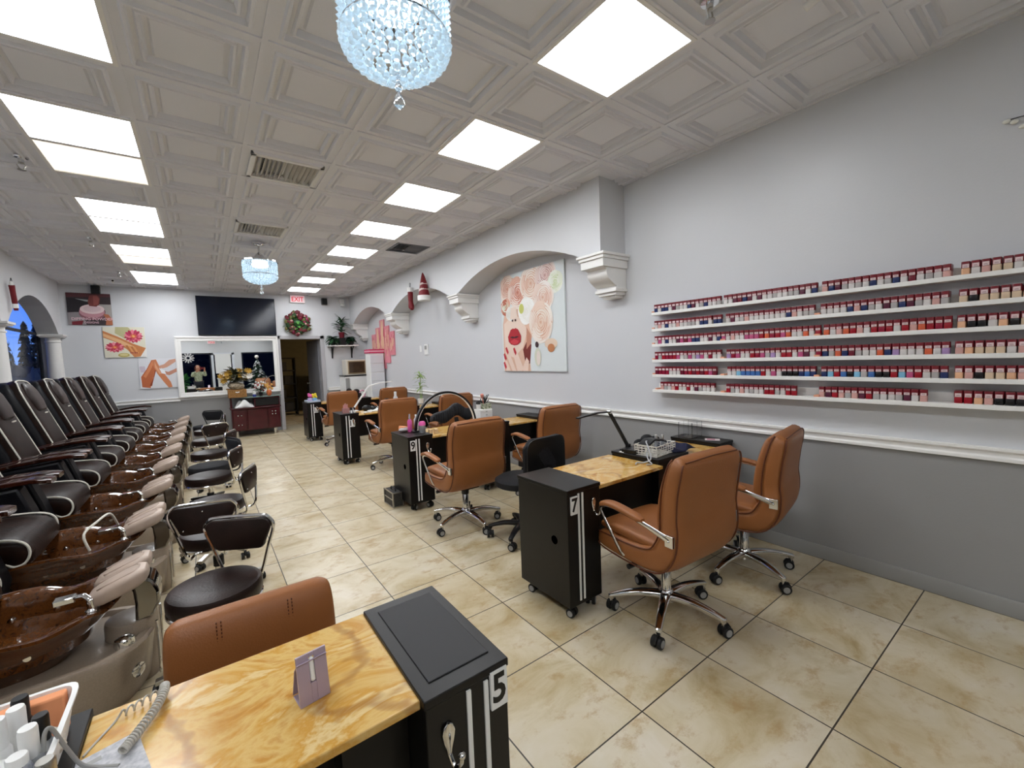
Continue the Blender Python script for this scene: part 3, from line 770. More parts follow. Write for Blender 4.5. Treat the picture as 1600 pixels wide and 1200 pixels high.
# table 5 (foreground)
t = thing('manicure_table', 'black manicure table with number 5 plate and onyx top in the foreground', 'table', (0,0,0), 0, TG)
c5 = cabinet(t, .362, .592, .885, 1.335, .70, '5', (.475,.525), .415, .562, zp=.635)
G().box(.392,.566,.93,1.30,.698,.7035).build('top_inset', mat('black_mat', '232325', .55), c5, bevel=.002)
G().box(-.262, .359, .905, 1.345, .668, .690).build('stone_top', M_stone, t, bevel=.003)
G().box(-.30, .362, 1.10, 1.12, .36, .668).build('modesty_panel', M_black, t)
G().box(.20, .36, 1.0, 1.11, .30, .668).build('knee_panel', M_black, t)
cl = cabinet(t, -.56, -.266, .885, 1.36, .70, name='end_cabinet')
# --- things on table 5
Z5 = .690
g = G(); g.M = M.Translation((.163, 1.063, Z5)) @ M.Rotation(R(8), 4, 'Z')
poly = []
g.box(-.034,.034,-.004,.004,0,.112,0)
t = thing('phone_stand', 'small lilac phone stand with an oval slot on the yellow stone top', 'phone stand', (0,0,0))
M_lil = mat('lilac_metal', 'b3a3b4', .3, .3)
g = G(); g.M = M.Translation((.163, 1.063, Z5)) @ M.Rotation(R(8), 4, 'Z') @ M.Rotation(R(-8), 4, 'X')
g.box(-.034,-.006,-.003,.003,0,.115).box(.006,.034,-.003,.003,0,.115).box(-.006,.006,-.003,.003,0,.045).box(-.006,.006,-.003,.003,.105,.115)
g.build('upright', M_lil, t, bevel=.001)
g = G(); g.M = M.Translation((.163, 1.063, Z5)) @ M.Rotation(R(8), 4, 'Z')
g.box(-.034,.034,0,.05,0,.003).ribbon([(0,.006,.10),(0,.03,.075),(0,.055,.002)], .068, .003); g.build('foot', M_lil, t, bevel=.001)
g = G(); g.M = M.Translation((.163, 1.063, Z5)) @ M.Rotation(R(8), 4, 'Z') @ M.Rotation(R(-8), 4, 'X')
g.lathe([(.001,.046),(.0055,.05),(.0055,.10),(.002,.104)], 12, (0,.0,0)); g.build('slot_insert', M_white, t)
# coiled cord and thin cable
pts = spline([(-.185,1.15,Z5+.02),(-.165,1.19,Z5+.02),(-.14,1.25,Z5+.02),(-.128,1.30,Z5+.022),(-.128,1.32,Z5+.024)], 8)
g = G(); hel = []; n = len(pts)
for i in range(420):
    q = i/419*(n-1); k = min(int(q), n-2); p = pts[k].lerp(pts[k+1], q-k); d = (pts[k+1]-pts[k]).normalized(); u = d.cross(V((0,0,1))).normalized(); a = i*.42
    hel.append(p + (u*math.cos(a) + V((0,0,1))*math.sin(a))*.0085)
for i in range(60):
    a = i*.55; hel.append(V((-.132-.0012*i, 1.325-.0006*i, Z5+.012)) + V((.002*math.cos(a), .006*math.cos(a), .008*math.sin(a))))
for p in spline([hel[-1], (-.215,1.285,Z5+.003), (-.24,1.24,Z5+.002), (-.255,1.21,Z5+.002)], 6): hel.append(p)
g.tube(hel, .0022, 6); tag(g.build('coiled_cord', mat('cord_grey','bdbab2',.45)), 'grey coiled cord lying on the yellow stone top', 'cord')
# white tray with bottles on the left end cabinet of table 5
ZT = .70
t = thing('organizer_tray', 'white plastic organizer tray full of bottles at the bottom left corner', 'tray', (-.40, 1.20, ZT))
g = G(); 
rings = [[(u, v, z) for u, v in rrect(w, h, 28, 9)] for w, h, z in ((.22,.24,0),(.25,.27,.085),(.262,.282,.087),(.262,.282,.092),(.244,.264,.092),(.212,.232,.006))]
g.loft(rings); g.build('tray_body', M_white, t)
def bottle(name, label, cat, x, y, z, r, h, mb, mc, hc, rc=None, group=None, band=None, rx=0):
    t = thing(name, label, cat, (x, y, z), 0, group)
    G().lathe([(r*.9,0),(r,.004),(r,h*.85),(r*.6,h)], 20).build('bottle', mb, t)
    rc = rc or r*.8
    G().lathe([(rc,h*.88),(rc,h*.88+hc*.9),(rc*.9,h*.88+hc),(.001,h*.88+hc)], 18).build('cap', mc, t)
    if band: G().lathe([(r*1.01,h*.2),(r*1.015,h*.2),(r*1.015,h*.7),(r*1.01,h*.7)], 20).build('label_band', band, t)
    if rx: t.rotation_euler = (rx, 0, 0)
    return t
M_blue = mat('blue_label', '1f2f7a', .4); M_clear = mat('clear_liquid', 'e8ecf2', .1, trans=.7)
bl = [(-.345,1.262,.016,.09,M_blackp,M_blackp,.05,'black capped bottle standing in the white tray beside the orange foam block'),
 (-.342,1.226,.017,.085,M_white,M_white,.055,'white topped bottle standing in the tray behind the black bottle'),
 (-.358,1.188,.018,.09,M_white,M_white,.06,'white capped bottle at the left edge of the tray'),
 (-.297,1.17,.015,.085,M_clear,M_blackp,.055,'clear bottle with black cap in the middle of the tray'),
 (-.305,1.134,.017,.085,M_clear,M_white,.06,'clear bottle with tall white cap in front of the black capped one'),
 (-.312,1.10,.018,.10,M_clear,M_white,.022,'white topped bottle with dark blue label band in the tray')]
for k, (x, y, r, h, mb, mc, hc, lab) in enumerate(bl):
    bottle('bottle', lab, 'bottle', x, y, ZT+.006, r, h, mb, mc, hc, None, None, M_blue if k == 5 else None)
for k, (x, y, lab) in enumerate([(-.345,1.085,'white rounded bottle cap nearest the bottom left corner'),(-.352,1.137,'white stubby jar in the tray beside the blue labelled bottle')]):
    t = thing('jar', lab, 'jar', (x, y, ZT+.006)); G().lathe([(.024,0),(.026,.004),(.026,.05),(.022,.055)], 22).build('jar_body', M_white, t); G().lathe([(.027,.05),(.027,.072),(.022,.078),(.001,.079)], 22).build('lid', M_white, t)
g = G().box(-.055,.055,-.014,.014,0,.085); tag(g.build('foam_block', M_foam, bevel=.004, loc=(-.345,1.305,ZT+.008)), 'orange nail buffer block standing at the back of the white tray', 'buffer block')
g = G().lathe([(.014,0),(.0145,.004),(.0145,.085),(.012,.09),(.001,.09)], 22); tag(g.build('metal_tube', M_steel, loc=(-.277,1.088,ZT+.006)), 'brushed steel tube standing in the white tray', 'tube')
g = G(); g.sph((0,0,.02), .035, 12, 0, (1,.7,.55)).tube(spline([(-.02,0,.035),(.01,.02,.05),(.03,0,.03),(0,-.02,.045),(-.02,.01,.03)],4), .004, 6)
tag(g.build('cotton_pad', mat('cotton','ded8cc',.9), loc=(-.312,1.222,ZT+.008)), 'pale cotton pad bundled in the tray beside the clear bottles', 'cotton pad')
g = G().tube(spline([(-.287,1.13,ZT+.085),(-.285,1.135,ZT+.115),(-.277,1.14,ZT+.118),(-.262,1.15,ZT+.06),(-.248,1.16,ZT+.012),(-.225,1.155,Z5+.006),(-.19,1.13,Z5+.006)], 6), .0035, 8)
tag(g.build('power_cable', M_grey), 'grey cable arching from the white tray onto the stone top', 'cable')
g = G(); g.M = M.Translation((-.205,1.13,Z5)) @ M.Rotation(R(14), 4, 'Z')
g.box(-.055,.055,-.075,.075,0,.006,0).box(-.05,-.005,.045,.058,.006,.0063,1)
tag(g.build('paper_pad', [mat('speckled_paper','cfcfd2',.7,col2='a8aab0',vs=90), M_grey]), 'pale speckled card pad on the yellow stone top at the bottom edge', 'card pad')
# --- things on table 7
Z7 = .755; ZS = .722
t = thing('desk_lamp', 'black folding desk lamp with a thin angled arm on table 7', 'lamp', (2.53,2.03,Z7))
G().box(-.05,.05,-.04,.04,0,.014).cbox((0,0,.03),(.03,.03,.04)).build('lamp_base', M_blackp, t, bevel=.003)
G().ribbon([(0,0,.03),(-.20,0,.31)], .022, .016, (0,1,0)).build('lower_arm', M_blackp, t)
G().ribbon([(-.20,0,.312),(-.335,0,.318),(-.50,0,.305),(-.52,0,.302)], .03, .009, (0,1,0)).build('light_bar', M_blackp, t)
G().lathe([(.012,-.014),(.012,.014)], 14, (0,0,0)).build('hinge', M_chrome, t).matrix_local = M.Translation((-.20,0,.312)) @ M.Rotation(R(90), 4, 'X')
t = thing('wire_basket', 'white plastic mesh basket of small tools on the middle of table 7', 'basket', (2.60,1.845,Z7), R(6))
g = G(); W, D, Hh = .26, .17, .075
for k in range(9):
    x = -W/2+W*k/8
    for y in (-D/2, D/2): g.box(x-.002,x+.002,y-.002,y+.002,0,Hh)
for k in range(1,6):
    y = -D/2+D*k/6
    for x in (-W/2, W/2): g.box(x-.002,x+.002,y-.002,y+.002,0,Hh)
for z in (.004,.02,.036,.052,.072):
    h = .002 if z < .07 else .004
    g.box(-W/2-.003,W/2+.003,-D/2-.003,-D/2+.003,z-h,z+h).box(-W/2-.003,W/2+.003,D/2-.003,D/2+.003,z-h,z+h).box(-W/2-.003,-W/2+.003,-D/2,D/2,z-h,z+h).box(W/2-.003,W/2+.003,-D/2,D/2,z-h,z+h)
g.box(-W/2,W/2,-D/2,D/2,0,.003); g.build('basket_body', mat('ivory_plastic','dedcd4',.4), t)
bt = tag(G().ribbon([(-.10,0,0),(-.03,0,.03),(.05,0,.02),(.11,0,.004)], .09, .014, (0,1,0)).build('nail_drill', M_blackp, loc=(2.575,1.85,Z7+.075), bevel=.004), 'black handset lying across the white mesh basket on table 7', 'handset')
for k, (x, y, lab) in enumerate([(2.69,1.90,'silver capped vial on the left at the back of the mesh basket'),(2.725,1.87,'silver capped vial on the right at the back of the mesh basket')]):
    tt = thing('vial', lab, 'vial', (x, y, Z7+.006)); G().lathe([(.011,0),(.012,.06),(.009,.065)], 14).build('bottle', M_clear, tt); G().lathe([(.011,.06),(.011,.105),(.009,.108),(.001,.108)], 14).build('cap', M_steel, tt)
g = G()
tag(g.tube(spline([(2.55,1.86,Z7+.085),(2.49,1.84,Z7+.10),(2.462,1.80,Z7+.06),(2.43,1.76,Z7+.0),(2.40,1.79,ZS+.008),(2.36,1.82,ZS+.008),(2.32,1.80,ZS+.008)], 6), .005, 8).tube(spline([(2.52,1.83,Z7+.09),(2.47,1.82,Z7+.02),(2.42,1.77,Z7-.01),(2.40,1.73,ZS+.008),(2.36,1.745,ZS+.008)], 6), .004, 8).build('power_cable', mat('silver_cable','b9bbc0',.35)), 'silver cables trailing from the mesh basket onto the stone top of table 7', 'cable')
t = thing('power_box', 'black flat box with white papers on top at the left of table 7 middle', 'box', (2.50,1.965,Z7), R(4))
G().box(-.055,.07,-.06,.06,0,.03).build('box_body', M_blackp, t, bevel=.004)
tag(G().box(-.09,.09,-.02,.02,0,.006).build('paper_strip', M_white, loc=(2.53,2.02,Z7+.0)), 'white folded paper strip behind the black box on table 7', 'paper')
def cloth(name, lab, c, w, d, h, m, seed, cat='towel'):
    rnd = random.Random(seed); ph = [rnd.uniform(0,6) for _ in range(4)]
    def fn(u, v):
        x, y = (u-.5)*w, (v-.5)*d; e = max(0, 1-(2*abs(u-.5))**6)*max(0, 1-(2*abs(v-.5))**6)
        z = h*e*(.55+.25*math.sin(9*u+ph[0]+3*v)+.2*math.sin(7*v+ph[1]-4*u)) + .004
        return (x+.01*math.sin(8*v+ph[2]), y+.01*math.sin(8*u+ph[3]), z)
    g = G().sheet(fn, 26, 22); o = g.build(name, m, loc=c, solid=.004, smooth=80); return tag(o, lab, cat)
cloth('hand_towel', 'dark navy towel folded between mesh basket and right stone top of table 7', (2.82,1.86,Z7), .24, .26, .05, M_navy, 1)
g = G(); g.sph((0,0,.045), .05, 14, 0, (1.25,.8,.85)).sph((.10,.0,.03), .045, 12, 0, (1.2,.8,.7)).sph((-.07,.02,.03), .04, 12, 0, (1.3,.7,.7))
tag(g.build('cloth_bundle', M_blackcloth, loc=(2.74,2.02,Z7+.006)), 'black cloth bundle heaped beside the lamp foot on table 7', 'cloth')
t = thing('acrylic_box', 'clear acrylic container standing on the end cabinet of table 7', 'container', (3.295,1.99,Z7), R(4))
g = G()
for b in ((-.085,.085,-.06,.06,0,.005),(-.085,-.081,-.06,.06,0,.13),(.081,.085,-.06,.06,0,.13),(-.085,.085,-.06,-.056,0,.13),(-.085,.085,.056,.06,0,.13),(.0,.004,-.06,.06,0,.13)): g.box(*b)
g.build('box_wall', M_glass, t)
g = G().box(-.04,.04,-.055,.055,0,.002,0).box(-.025,.03,-.02,.04,.002,.0025,1)
tag(g.build('flyer', [mat('flyer_paper','dccfd0',.6), mat('flyer_print','b6788a',.6)], loc=(3.30,1.80,Z7)), 'small pinkish flyer lying before the acrylic container on table 7', 'flyer').rotation_euler = (0,0,R(30))
# --- things on table 9
t = thing('arch_lamp', 'black half-ring nail lamp with white inner face arching over table 9', 'lamp', (2.10,4.12,.745))
A = [(.36*math.cos(R(180-180*i/36)), 0, .385*math.sin(R(180*i/36))) for i in range(37)]
G().ribbon(A, .035, .022, (0,1,0)).build('arch', M_blackp, t, bevel=.003)
A2 = [(.347*math.cos(R(178-176*i/36)), 0, .372*math.sin(R(2+176*i/36))) for i in range(37)]
G().ribbon(A2, .028, .006, (0,1,0)).build('light_strip', mat('led_strip','f4f4f4',.4), t)
G().box(-.40,-.32,-.035,.035,0,.012).box(.32,.40,-.035,.035,-.02,.004).build('foot', M_blackp, t, bevel=.003)
g = G()
for x, y, z, s in [(1.66,4.25,.02,.03)]: pass
tag(G().box(-.05,.05,-.03,.03,0,.035).build('foam_block', M_foam, bevel=.006, loc=(1.655,4.24,.765)), 'orange buffer block lying on the number 9 cabinet', 'buffer block').rotation_euler = (R(8),R(12),R(30))
t = thing('plastic_bag', 'clear crumpled plastic wrap under the orange block on cabinet 9', 'plastic wrap', (1.65,4.21,.745))
g = G().sph((0,0,.025), .05, 12, 0, (1.2,.8,.5)); g.build('wrap', mat('cloudy_plastic','d9d4d4',.25,trans=.4), t)
bottle('spray_bottle', 'magenta pump bottle beside the arch lamp on cabinet 9', 'bottle', 1.70, 4.17, .745, .024, .13, M_pink, M_clear, .07, .009)
bottle('lotion_bottle', 'white translucent lotion bottle behind the lamp foot on cabinet 9', 'bottle', 1.80, 4.24, .745, .024, .13, mat('milky','dcdcdc',.3,trans=.3), M_white, .05, .01)
t = thing('brush_jar', 'clear jar with magenta lid and dark tools on cabinet 9', 'jar', (1.775,4.03,.745)); G().lathe([(.03,0),(.033,.004),(.033,.075),(.031,.08)], 20).build('jar_body', M_clear, t)
G().lathe([(.034,.075),(.034,.10),(.025,.115),(.001,.118)], 20).build('lid', M_pink, t)
g = G()
for k in range(6): g.tube([(.018*math.cos(k), .018*math.sin(k), .006), (.022*math.cos(k+.3), .022*math.sin(k+.3), .07)], .004, 6)
g.build('tool', M_blackp, t)
for k, (x, y, lab) in enumerate([(1.85,4.0,'tan topped nail polish block on table 9, left of the pair'),(1.905,3.985,'tan topped nail polish block on table 9, right of the pair')]):
    tag(G().box(-.018,.018,-.018,.018,0,.05).build('nail_block', mat('cream','d8bf98',.5), bevel=.003, loc=(x, y, .722 if x > 1.82 else .745)), lab, 'block')
t = thing('drawer_box', 'white drawer box on table 9 topped by tools in tins', 'drawer box', (2.66,4.26,.755))
g = G().box(-.085,.085,-.07,.07,0,.125); g.build('body', M_white, t, bevel=.003)
for z in (.006,.045,.085):
    q = G().box(-.08,.08,-.075,-.068,z,z+.034).build('drawer', M_white, t, bevel=.002); G().cbox((0,-.078,z+.017),(.02,.008,.006)).build('knob', M_grey, q)
t = thing('tool_tin', 'patterned green and white tin of dark tools on the drawer box', 'tin', (2.69,4.26,.88))
G().box(-.055,.055,-.05,.05,0,.065).build('tin', mat('tin_pattern','d8dcc8',.4,col2='4d5a35',vs=60), t)
g = G()
for k in range(11): g.tube([(random.uniform(-.045,.045),random.uniform(-.03,.03),.02),(random.uniform(-.06,.06),random.uniform(-.03,.03),random.uniform(.10,.17))], .005, 6)
g.build('tool', M_blackp, t)
t = thing('tool_cup', 'white cup of dark brushes left of the patterned tin', 'cup', (2.60,4.26,.88)); G().lathe([(.026,0),(.03,.06),(.028,.06),(.025,.004)], 18).build('cup', M_white, t)
g = G()
for k in range(7): g.tube([(.01*math.cos(k),.01*math.sin(k),.01),(.024*math.cos(k),.024*math.sin(k),random.uniform(.08,.11))], .005, 6)
g.build('brush', M_blackp, t)
g = G().lathe([(.004,0),(.006,.07),(.022,.10),(.018,.125),(.004,.12)], 14); tag(g.build('powder_brush', mat('salmon','d98e80',.7), loc=(2.63,4.20,.945)), 'salmon pink powder brush standing above the drawer box on table 9', 'brush').rotation_euler = (R(10),R(-14),0)
# T9 tablet arm + chair for the technician: black ribbed rest
def ribbed_pad(name, lab, pts, h, th, m, parent=None, cat='stool'):
    pass
t = thing('technician_stool', 'black ribbed curved stool back behind table 9, under the arched lamp', 'stool', (2.44,4.62,0), R(180))
M_rib = mat('ribbed_black', '1c1d22', .7)
g = G(); n = 46
def rib(i): return .006*math.sin(i*PI)
rings = []
for i in range(n+1):
    q = i/n; x = -.30+.60*q; y = .10-.9*(x)**2; zc = .80+.05*math.sin(q*PI*1.0)-.05*abs(2*q-1)**4+(.03*math.cos(q*4*PI)); hh = .15*min(1, .35+3.2*min(q,1-q)); th = .055 + (.008 if i % 2 else 0)
    rings.append([(x, y+u, zc+v) for u, v in rrect(th+(.012 if i % 2 else 0), hh+(.006 if i % 2 else 0), 16, 3)])
g.loft(rings); g.build('backrest', M_rib, t)
G().lathe([(.19,.47),(.2,.48),(.2,.53),(.17,.55),(.001,.55)], 30).build('seat', M_blackcloth, t)
G().ribbon([(0,.09,.78),(0,.14,.6),(0,.12,.46),(0,0,.44)], .05, .012).build('back_bracket', M_blackp, t)
G().lathe([(.025,.1),(.025,.25),(.018,.26),(.018,.47)], 16).build('column', M_blackp, t); five_base(t, .26, .3, M_blackp)
t = thing('technician_stool', 'black stool with ribbed fabric backrest behind the number 7 cabinet', 'stool', (2.05,2.74,0), R(184))
g = G(); n = 34; rings = []
for i in range(n+1):
    q = i/n; x = -.20+.40*q; y = .30-.8*x*x; e = min(q,1-q); hh = .34*min(1, (.62+2.6*e)); th = .05*min(1,.4+7*e) + (.006 if i % 2 else 0)
    rings.append([(x, y+u, .70+v+ .0) for u, v in rrect(th, hh, 24, 5)])
g.loft(rings); g.build('backrest', M_blackcloth, t)
pl = G(); rings = []
for k, (dy, s) in enumerate([(.03,.9),(.035,1.0),(.045,1.0),(.05,.9)]):
    rings.append([(u*s, .30+dy-.8*u*u, .70+v*s) for u, v in rrect(.40, .35, 32, 5)])
pl.loft(rings); pl.build('back_cover', M_blackp, t)
station = G(); G().lathe([(.2,.44),(.215,.45),(.215,.49),(.18,.51),(.001,.51)], 30).build('seat', M_blackcloth, t)
G().ribbon([(0,.34,.66),(0,.355,.5),(0,.30,.42),(0,0,.42)], .05, .012).build('back_bracket', M_blackp, t)
G().lathe([(.025,.1),(.025,.25),(.018,.26),(.018,.44)], 16).build('column', M_blackp, t); five_base(t, .27, .5, M_blackp)
# silver case on the floor by table 9
t = thing('tool_case', 'small black and silver case on the floor beside the number 9 cabinet', 'case', (1.515,4.25,0))
G().box(-.05,.05,-.13,.13,.008,.15).build('case_body', mat('case_dark','3a3835',.6,var=.3,vs=90), t, bevel=.004)
g = G()
for y in (-.13,.12): g.box(-.057,-.043,y,y+.014,0,.155).box(.043,.057,y,y+.014,0,.155)
for z in (0,.075,.145): g.box(-.055,-.045,-.13,.13,z,z+.01)
g.box(-.055,.055,-.135,-.125,0,.012).box(-.055,.055,-.135,-.125,.145,.155); g.build('metal_edge', M_steel, t)
G().tube(spline([(0,-.06,.15),(0,-.055,.175),(0,.055,.175),(0,.06,.15)],4), .007, 8).build('handle', M_blackp, t)
# --- table 11
t = thing('desk_lamp', 'white angle desk lamp leaning over table 11', 'lamp', (1.80,6.60,.745))
G().box(-.07,.07,-.06,.06,0,.012).cbox((.0,0,.03),(.04,.03,.05)).build('lamp_base', M_white, t, bevel=.003)
G().ribbon([(0,0,.03),(.26,0,.375)], .024, .02, (0,1,0)).build('lower_arm', M_white, t)
G().ribbon([(.25,0,.37),(.42,0,.405),(.64,0,.42)], .035, .014, (0,1,0)).build('light_bar', M_white, t)
t = thing('acrylic_caddy', 'pink clear caddy holding nail files on cabinet 11', 'caddy', (1.66,6.48,.745))
G().box(-.045,.045,-.035,.035,0,.075).build('caddy', mat('pink_acrylic','d8a6a2',.15,trans=.4), t)
g = G()
for k in range(5): g.box(-.03+.013*k,-.02+.013*k,-.012,.012,.01,.12+.012*(k%3))
g.build('nail_file', mat('file_pinkish','c98f8c',.6), t)
for k, (x, y) in enumerate([(1.725,6.42),(1.748,6.455),(1.772,6.42),(1.735,6.495),(1.78,6.48)]):
    bottle('polish_bottle', 'small black and white bottle clustered at the lamp foot on cabinet 11', 'bottle', x, y, .745, .011, .045, M_clear if k % 2 else M_white, M_blackp, .04, .009, 'small bottles on cabinet 11')
g = G().sph((0,0,.05), .06, 12, 0, (1.3,.8,.8)).sph((.1,0,.04), .05, 12, 0, (1,1,.7))
tag(g.build('uv_lamp', M_blackp, loc=(2.02,6.64,.722)), 'black rounded nail dryer beside the white lamp on table 11', 'nail dryer')
cloth('hand_towel', 'white towel with black stripes lying on the stone top of table 11', (2.16,6.62,.722), .30, .22, .05, mat('striped_towel','e9e9e6',.8), 3)
tag(G().tube(spline([(1.88,6.5,.735),(1.95,6.44,.735),(1.90,6.40,.735),(1.98,6.38,.735),(2.02,6.42,.735)],6), .006, 8).build('power_cable', M_white), 'white looped cable on the stone edge of table 11', 'cable')
# second station of table 11 (seen through the arch lamp)
t = thing('tablet_stand', 'dark oval fan leaning at the middle of table 11', 'fan', (2.30,6.50,.722)); g = G(); g.M = M.Translation((0,0,.12)) @ M.Rotation(R(70), 4, 'X') @ M.Rotation(R(20), 4, 'Z'); g.lathe([(.001,-.012),(.06,-.012),(.07,0),(.06,.012),(.001,.012)], 24); g.build('fan_head', M_blackp, t); G().tube([(0,0,0),(0,0,.08)], .01).lathe([(.04,0),(.04,.01)],16).build('fan_foot', M_white, t)
bottle('spray_bottle', 'translucent white spray bottle on table 11 behind the arched lamp', 'bottle', 2.48, 6.62, .755, .035, .17, mat('milky','dcdcdc',.3,trans=.3), M_white, .09, .02)
# plant on table 11 end
t = thing('potted_plant', 'pale green bamboo plant in a small pot against the right wall', 'plant', (2.95,6.70,.755))
G().lathe([(.04,0),(.05,.08),(.045,.08),(.04,.07),(.001,.07)], 18).build('pot', M_white, t)
g = G(); st = [(0,0,.06),(.0,.01,.25),(.01,0,.40),(.0,0,.52)]; g.tube(spline(st,4), .006, 6); g.tube([(.02,0,.06),(.03,.0,.3)], .006, 6); g.build('stem', M_leafl, t)
def leaves(parent, m, base, n, L, w, spread, z0, z1, seed, droop=.3, name='leaf_cluster', ymax=9):
    rnd = random.Random(seed); g = G()
    for k in range(n):
        a = rnd.uniform(0, 2*PI); z = rnd.uniform(z0, z1); el = rnd.uniform(-.2, 1.1)*spread; l = L*rnd.uniform(.7,1.2)
        d = V((math.cos(a)*math.cos(el), math.sin(a)*math.cos(el), math.sin(el))); s = d.cross(V((0,0,1))).normalized(); p = V(base)+V((0,0,z))
        pts = []
        for i in range(5):
            q = i/4; c = p + d*l*q + V((0,0,-droop*l*q*q)); ww = w*math.sin(PI*(.08+.9*q))
            pts += [V((p_.x, min(p_.y, ymax), p_.z)) for p_ in (c + s*ww, c + V((0,0,-w*.25)), c - s*ww)]
        fs = []
        for i in range(4): fs += [(i*3,i*3+3,i*3+4,i*3+1),(i*3+1,i*3+4,i*3+5,i*3+2)]
        g.add(pts, fs)
    return g.build(name, m, parent, smooth=80)
leaves(t, M_leafl, (0,0,0), 34, .14, .013, .8, .22, .52, 5)
# --- table 13
t = thing('storage_tray', 'pale tray of supplies on top of the number 13 cabinet', 'tray', (1.69,8.98,.745)); g = G(); g.box(-.12,.12,-.14,.14,0,.006)
for b in ((-.12,-.115,-.14,.14),(.115,.12,-.14,.14),(-.12,.12,-.14,-.135),(-.12,.12,.135,.14)): g.box(*b, 0, .04)
g.build('tray_body', mat('pale_blue_plastic','c9d3e2',.4), t)
for k, (x, m, lab) in enumerate([(1.645,mat('lilac','c9b8dc',.4),'lilac tub with magenta top on the cabinet 13 tray'),(1.725,mat('skyblue','7fb4d8',.4),'blue tub with yellow flowers on the cabinet 13 tray')]):
    tt = thing('supply_tub', lab, 'tub', (x, 8.95, .752)); G().lathe([(.04,0),(.045,.07),(.04,.075),(.001,.075)], 18).build('tub', m, tt)
    g = G(); rnd = random.Random(k)
    for q in range(9): g.sph((rnd.uniform(-.035,.035), rnd.uniform(-.02,.02), .09+rnd.uniform(0,.06)), .024, 8)
    g.build('bloom', M_pink if k == 0 else mat('yellow_flower','e8cf3a',.6), tt)
g = G().sph((0,0,.1), .09, 12, 0, (1,.8,.9)).sph((.08,0,.16), .07, 12, 0, (1,.8,.8)).sph((-.06,.02,.18), .06, 10).sph((.13,0,.08), .06, 10)
tag(g.build('dark_plush', mat('dark_brown_fur','1c1413',.9,bump=.5,bs=60), loc=(2.47,9.02,.722)), 'dark brown furry bundle on table 13 beside the chair', 'plush')
t = thing('ring_lamp', 'pink ring tape holder beside the dark bundle on table 13', 'ring', (2.66,9.0,.755)); G().tube([(.06*math.cos(R(a)),0,.075+.07*math.sin(R(a))) for a in range(0,360,20)], .014, 8, closed=True).build('ring', mat('pale_pink','d99ab0',.4), t)
# ================================================================== POLISH SHELVES
t = None
SHZ = [1.835, 1.690, 1.553, 1.413, 1.279, 1.143]; SHN = ['top','second','third','fourth','fifth','lowest']
for k, z in enumerate(SHZ):
    s = thing('display_shelf', 'long white wall shelf for polish bottles, %s of the six' % (SHN[k] if k in (0,5) else SHN[k]+' from the top'), 'shelf', (0,0,0), 0, 'white polish shelves on the right wall')
    G().box(3.30, XR, -.5, 2.36, z-.026, z).build('board', M_trim, s, bevel=.002)
    G().box(XR-.012, XR, -.5, 2.36, z, z+.05).build('back_strip', M_trim, s)
M_cap = mat('polish_cap', '74101e', .3); M_lab = mat('cap_label', 'e2cccc', .5); M_labink = mat('label_ink', '7a3038', .6)
PC = [('white','d2ccc9'),('pale grey','b0aaa8'),('nude pink','d3a29a'),('red','9c1424'),('crimson','8d1430'),('pink','b8507a'),('plum','5b2238'),('navy blue','23305e'),('blue','3f6aa8'),('sky blue','7fb9d8'),('orange','d2603f'),('peach','e8b48e'),('black','161416'),('beige','d8bfa2'),('lilac','a889b8'),('gold','d9a44a'),('green','7bb07a'),('wine','6e1a2c')]
PCM = {n: mat('polish_'+n.replace(' ','_'), c, .25) for n, c in PC}
BW = .0345
def mk_bottle(big=False):
    g = G()
    w, d = .032, .030
    rings = [[(u, v, z) for u, v in rrect(w*s, d*s, 16, 6)] for s, z in ((.93,0),(1,.002),(1,.030),(.9,.034),(.9,.036))]
    g.loft(rings); b = g.build('polish_bottle', PCM['white'])
    g = G(); rings = [[(u, v, z) for u, v in rrect(w*s, d*s, 16, 6)] for s, z in ((1.0,.034),(1.06,.036),(1.06,.066),(1,.069))]
    g.loft(rings); g.build('cap', M_cap, b)
    g = G(); hh = .016 if not big else .022
    g.box(-.0125,.0125,-.0172,-.0155,.035,.035+hh-.002,0)
    for q in range(2): g.box(-.008+.001*q,.008-.002*q,-.0175,-.0171,.039+.005*q,.0405+.005*q,1)
    g.build('cap_label', [M_lab, M_labink], b)
    return b
pb = mk_bottle(); pbb = mk_bottle(True)
rows = [
 [(2.345,17),(1.715,11),(1.335,7),(1.065,17),(.432,8)],
 [(2.345,15),(1.80,2),(1.70,17),(1.07,17),(.436,8)],
 [(2.345,18),(1.70,18),(1.055,17),(.440,8)],
 [(2.345,17),(1.695,18),(1.06,17),(.446,8)],
 [(2.345,16),(1.69,17),(1.065,17),(.444,8)],
 [(2.29,14),(1.70,14),(1.075,15),(.444,7)]]
wt = {0: ['white']*4+['pale grey']*3+['navy blue','plum','crimson','wine','nude pink','black'],
      1: ['white','pale grey','nude pink','white','wine','pale grey','plum','navy blue'],
      2: ['white','pale grey','nude pink','beige','white']}
rnd = random.Random(11); allb = []
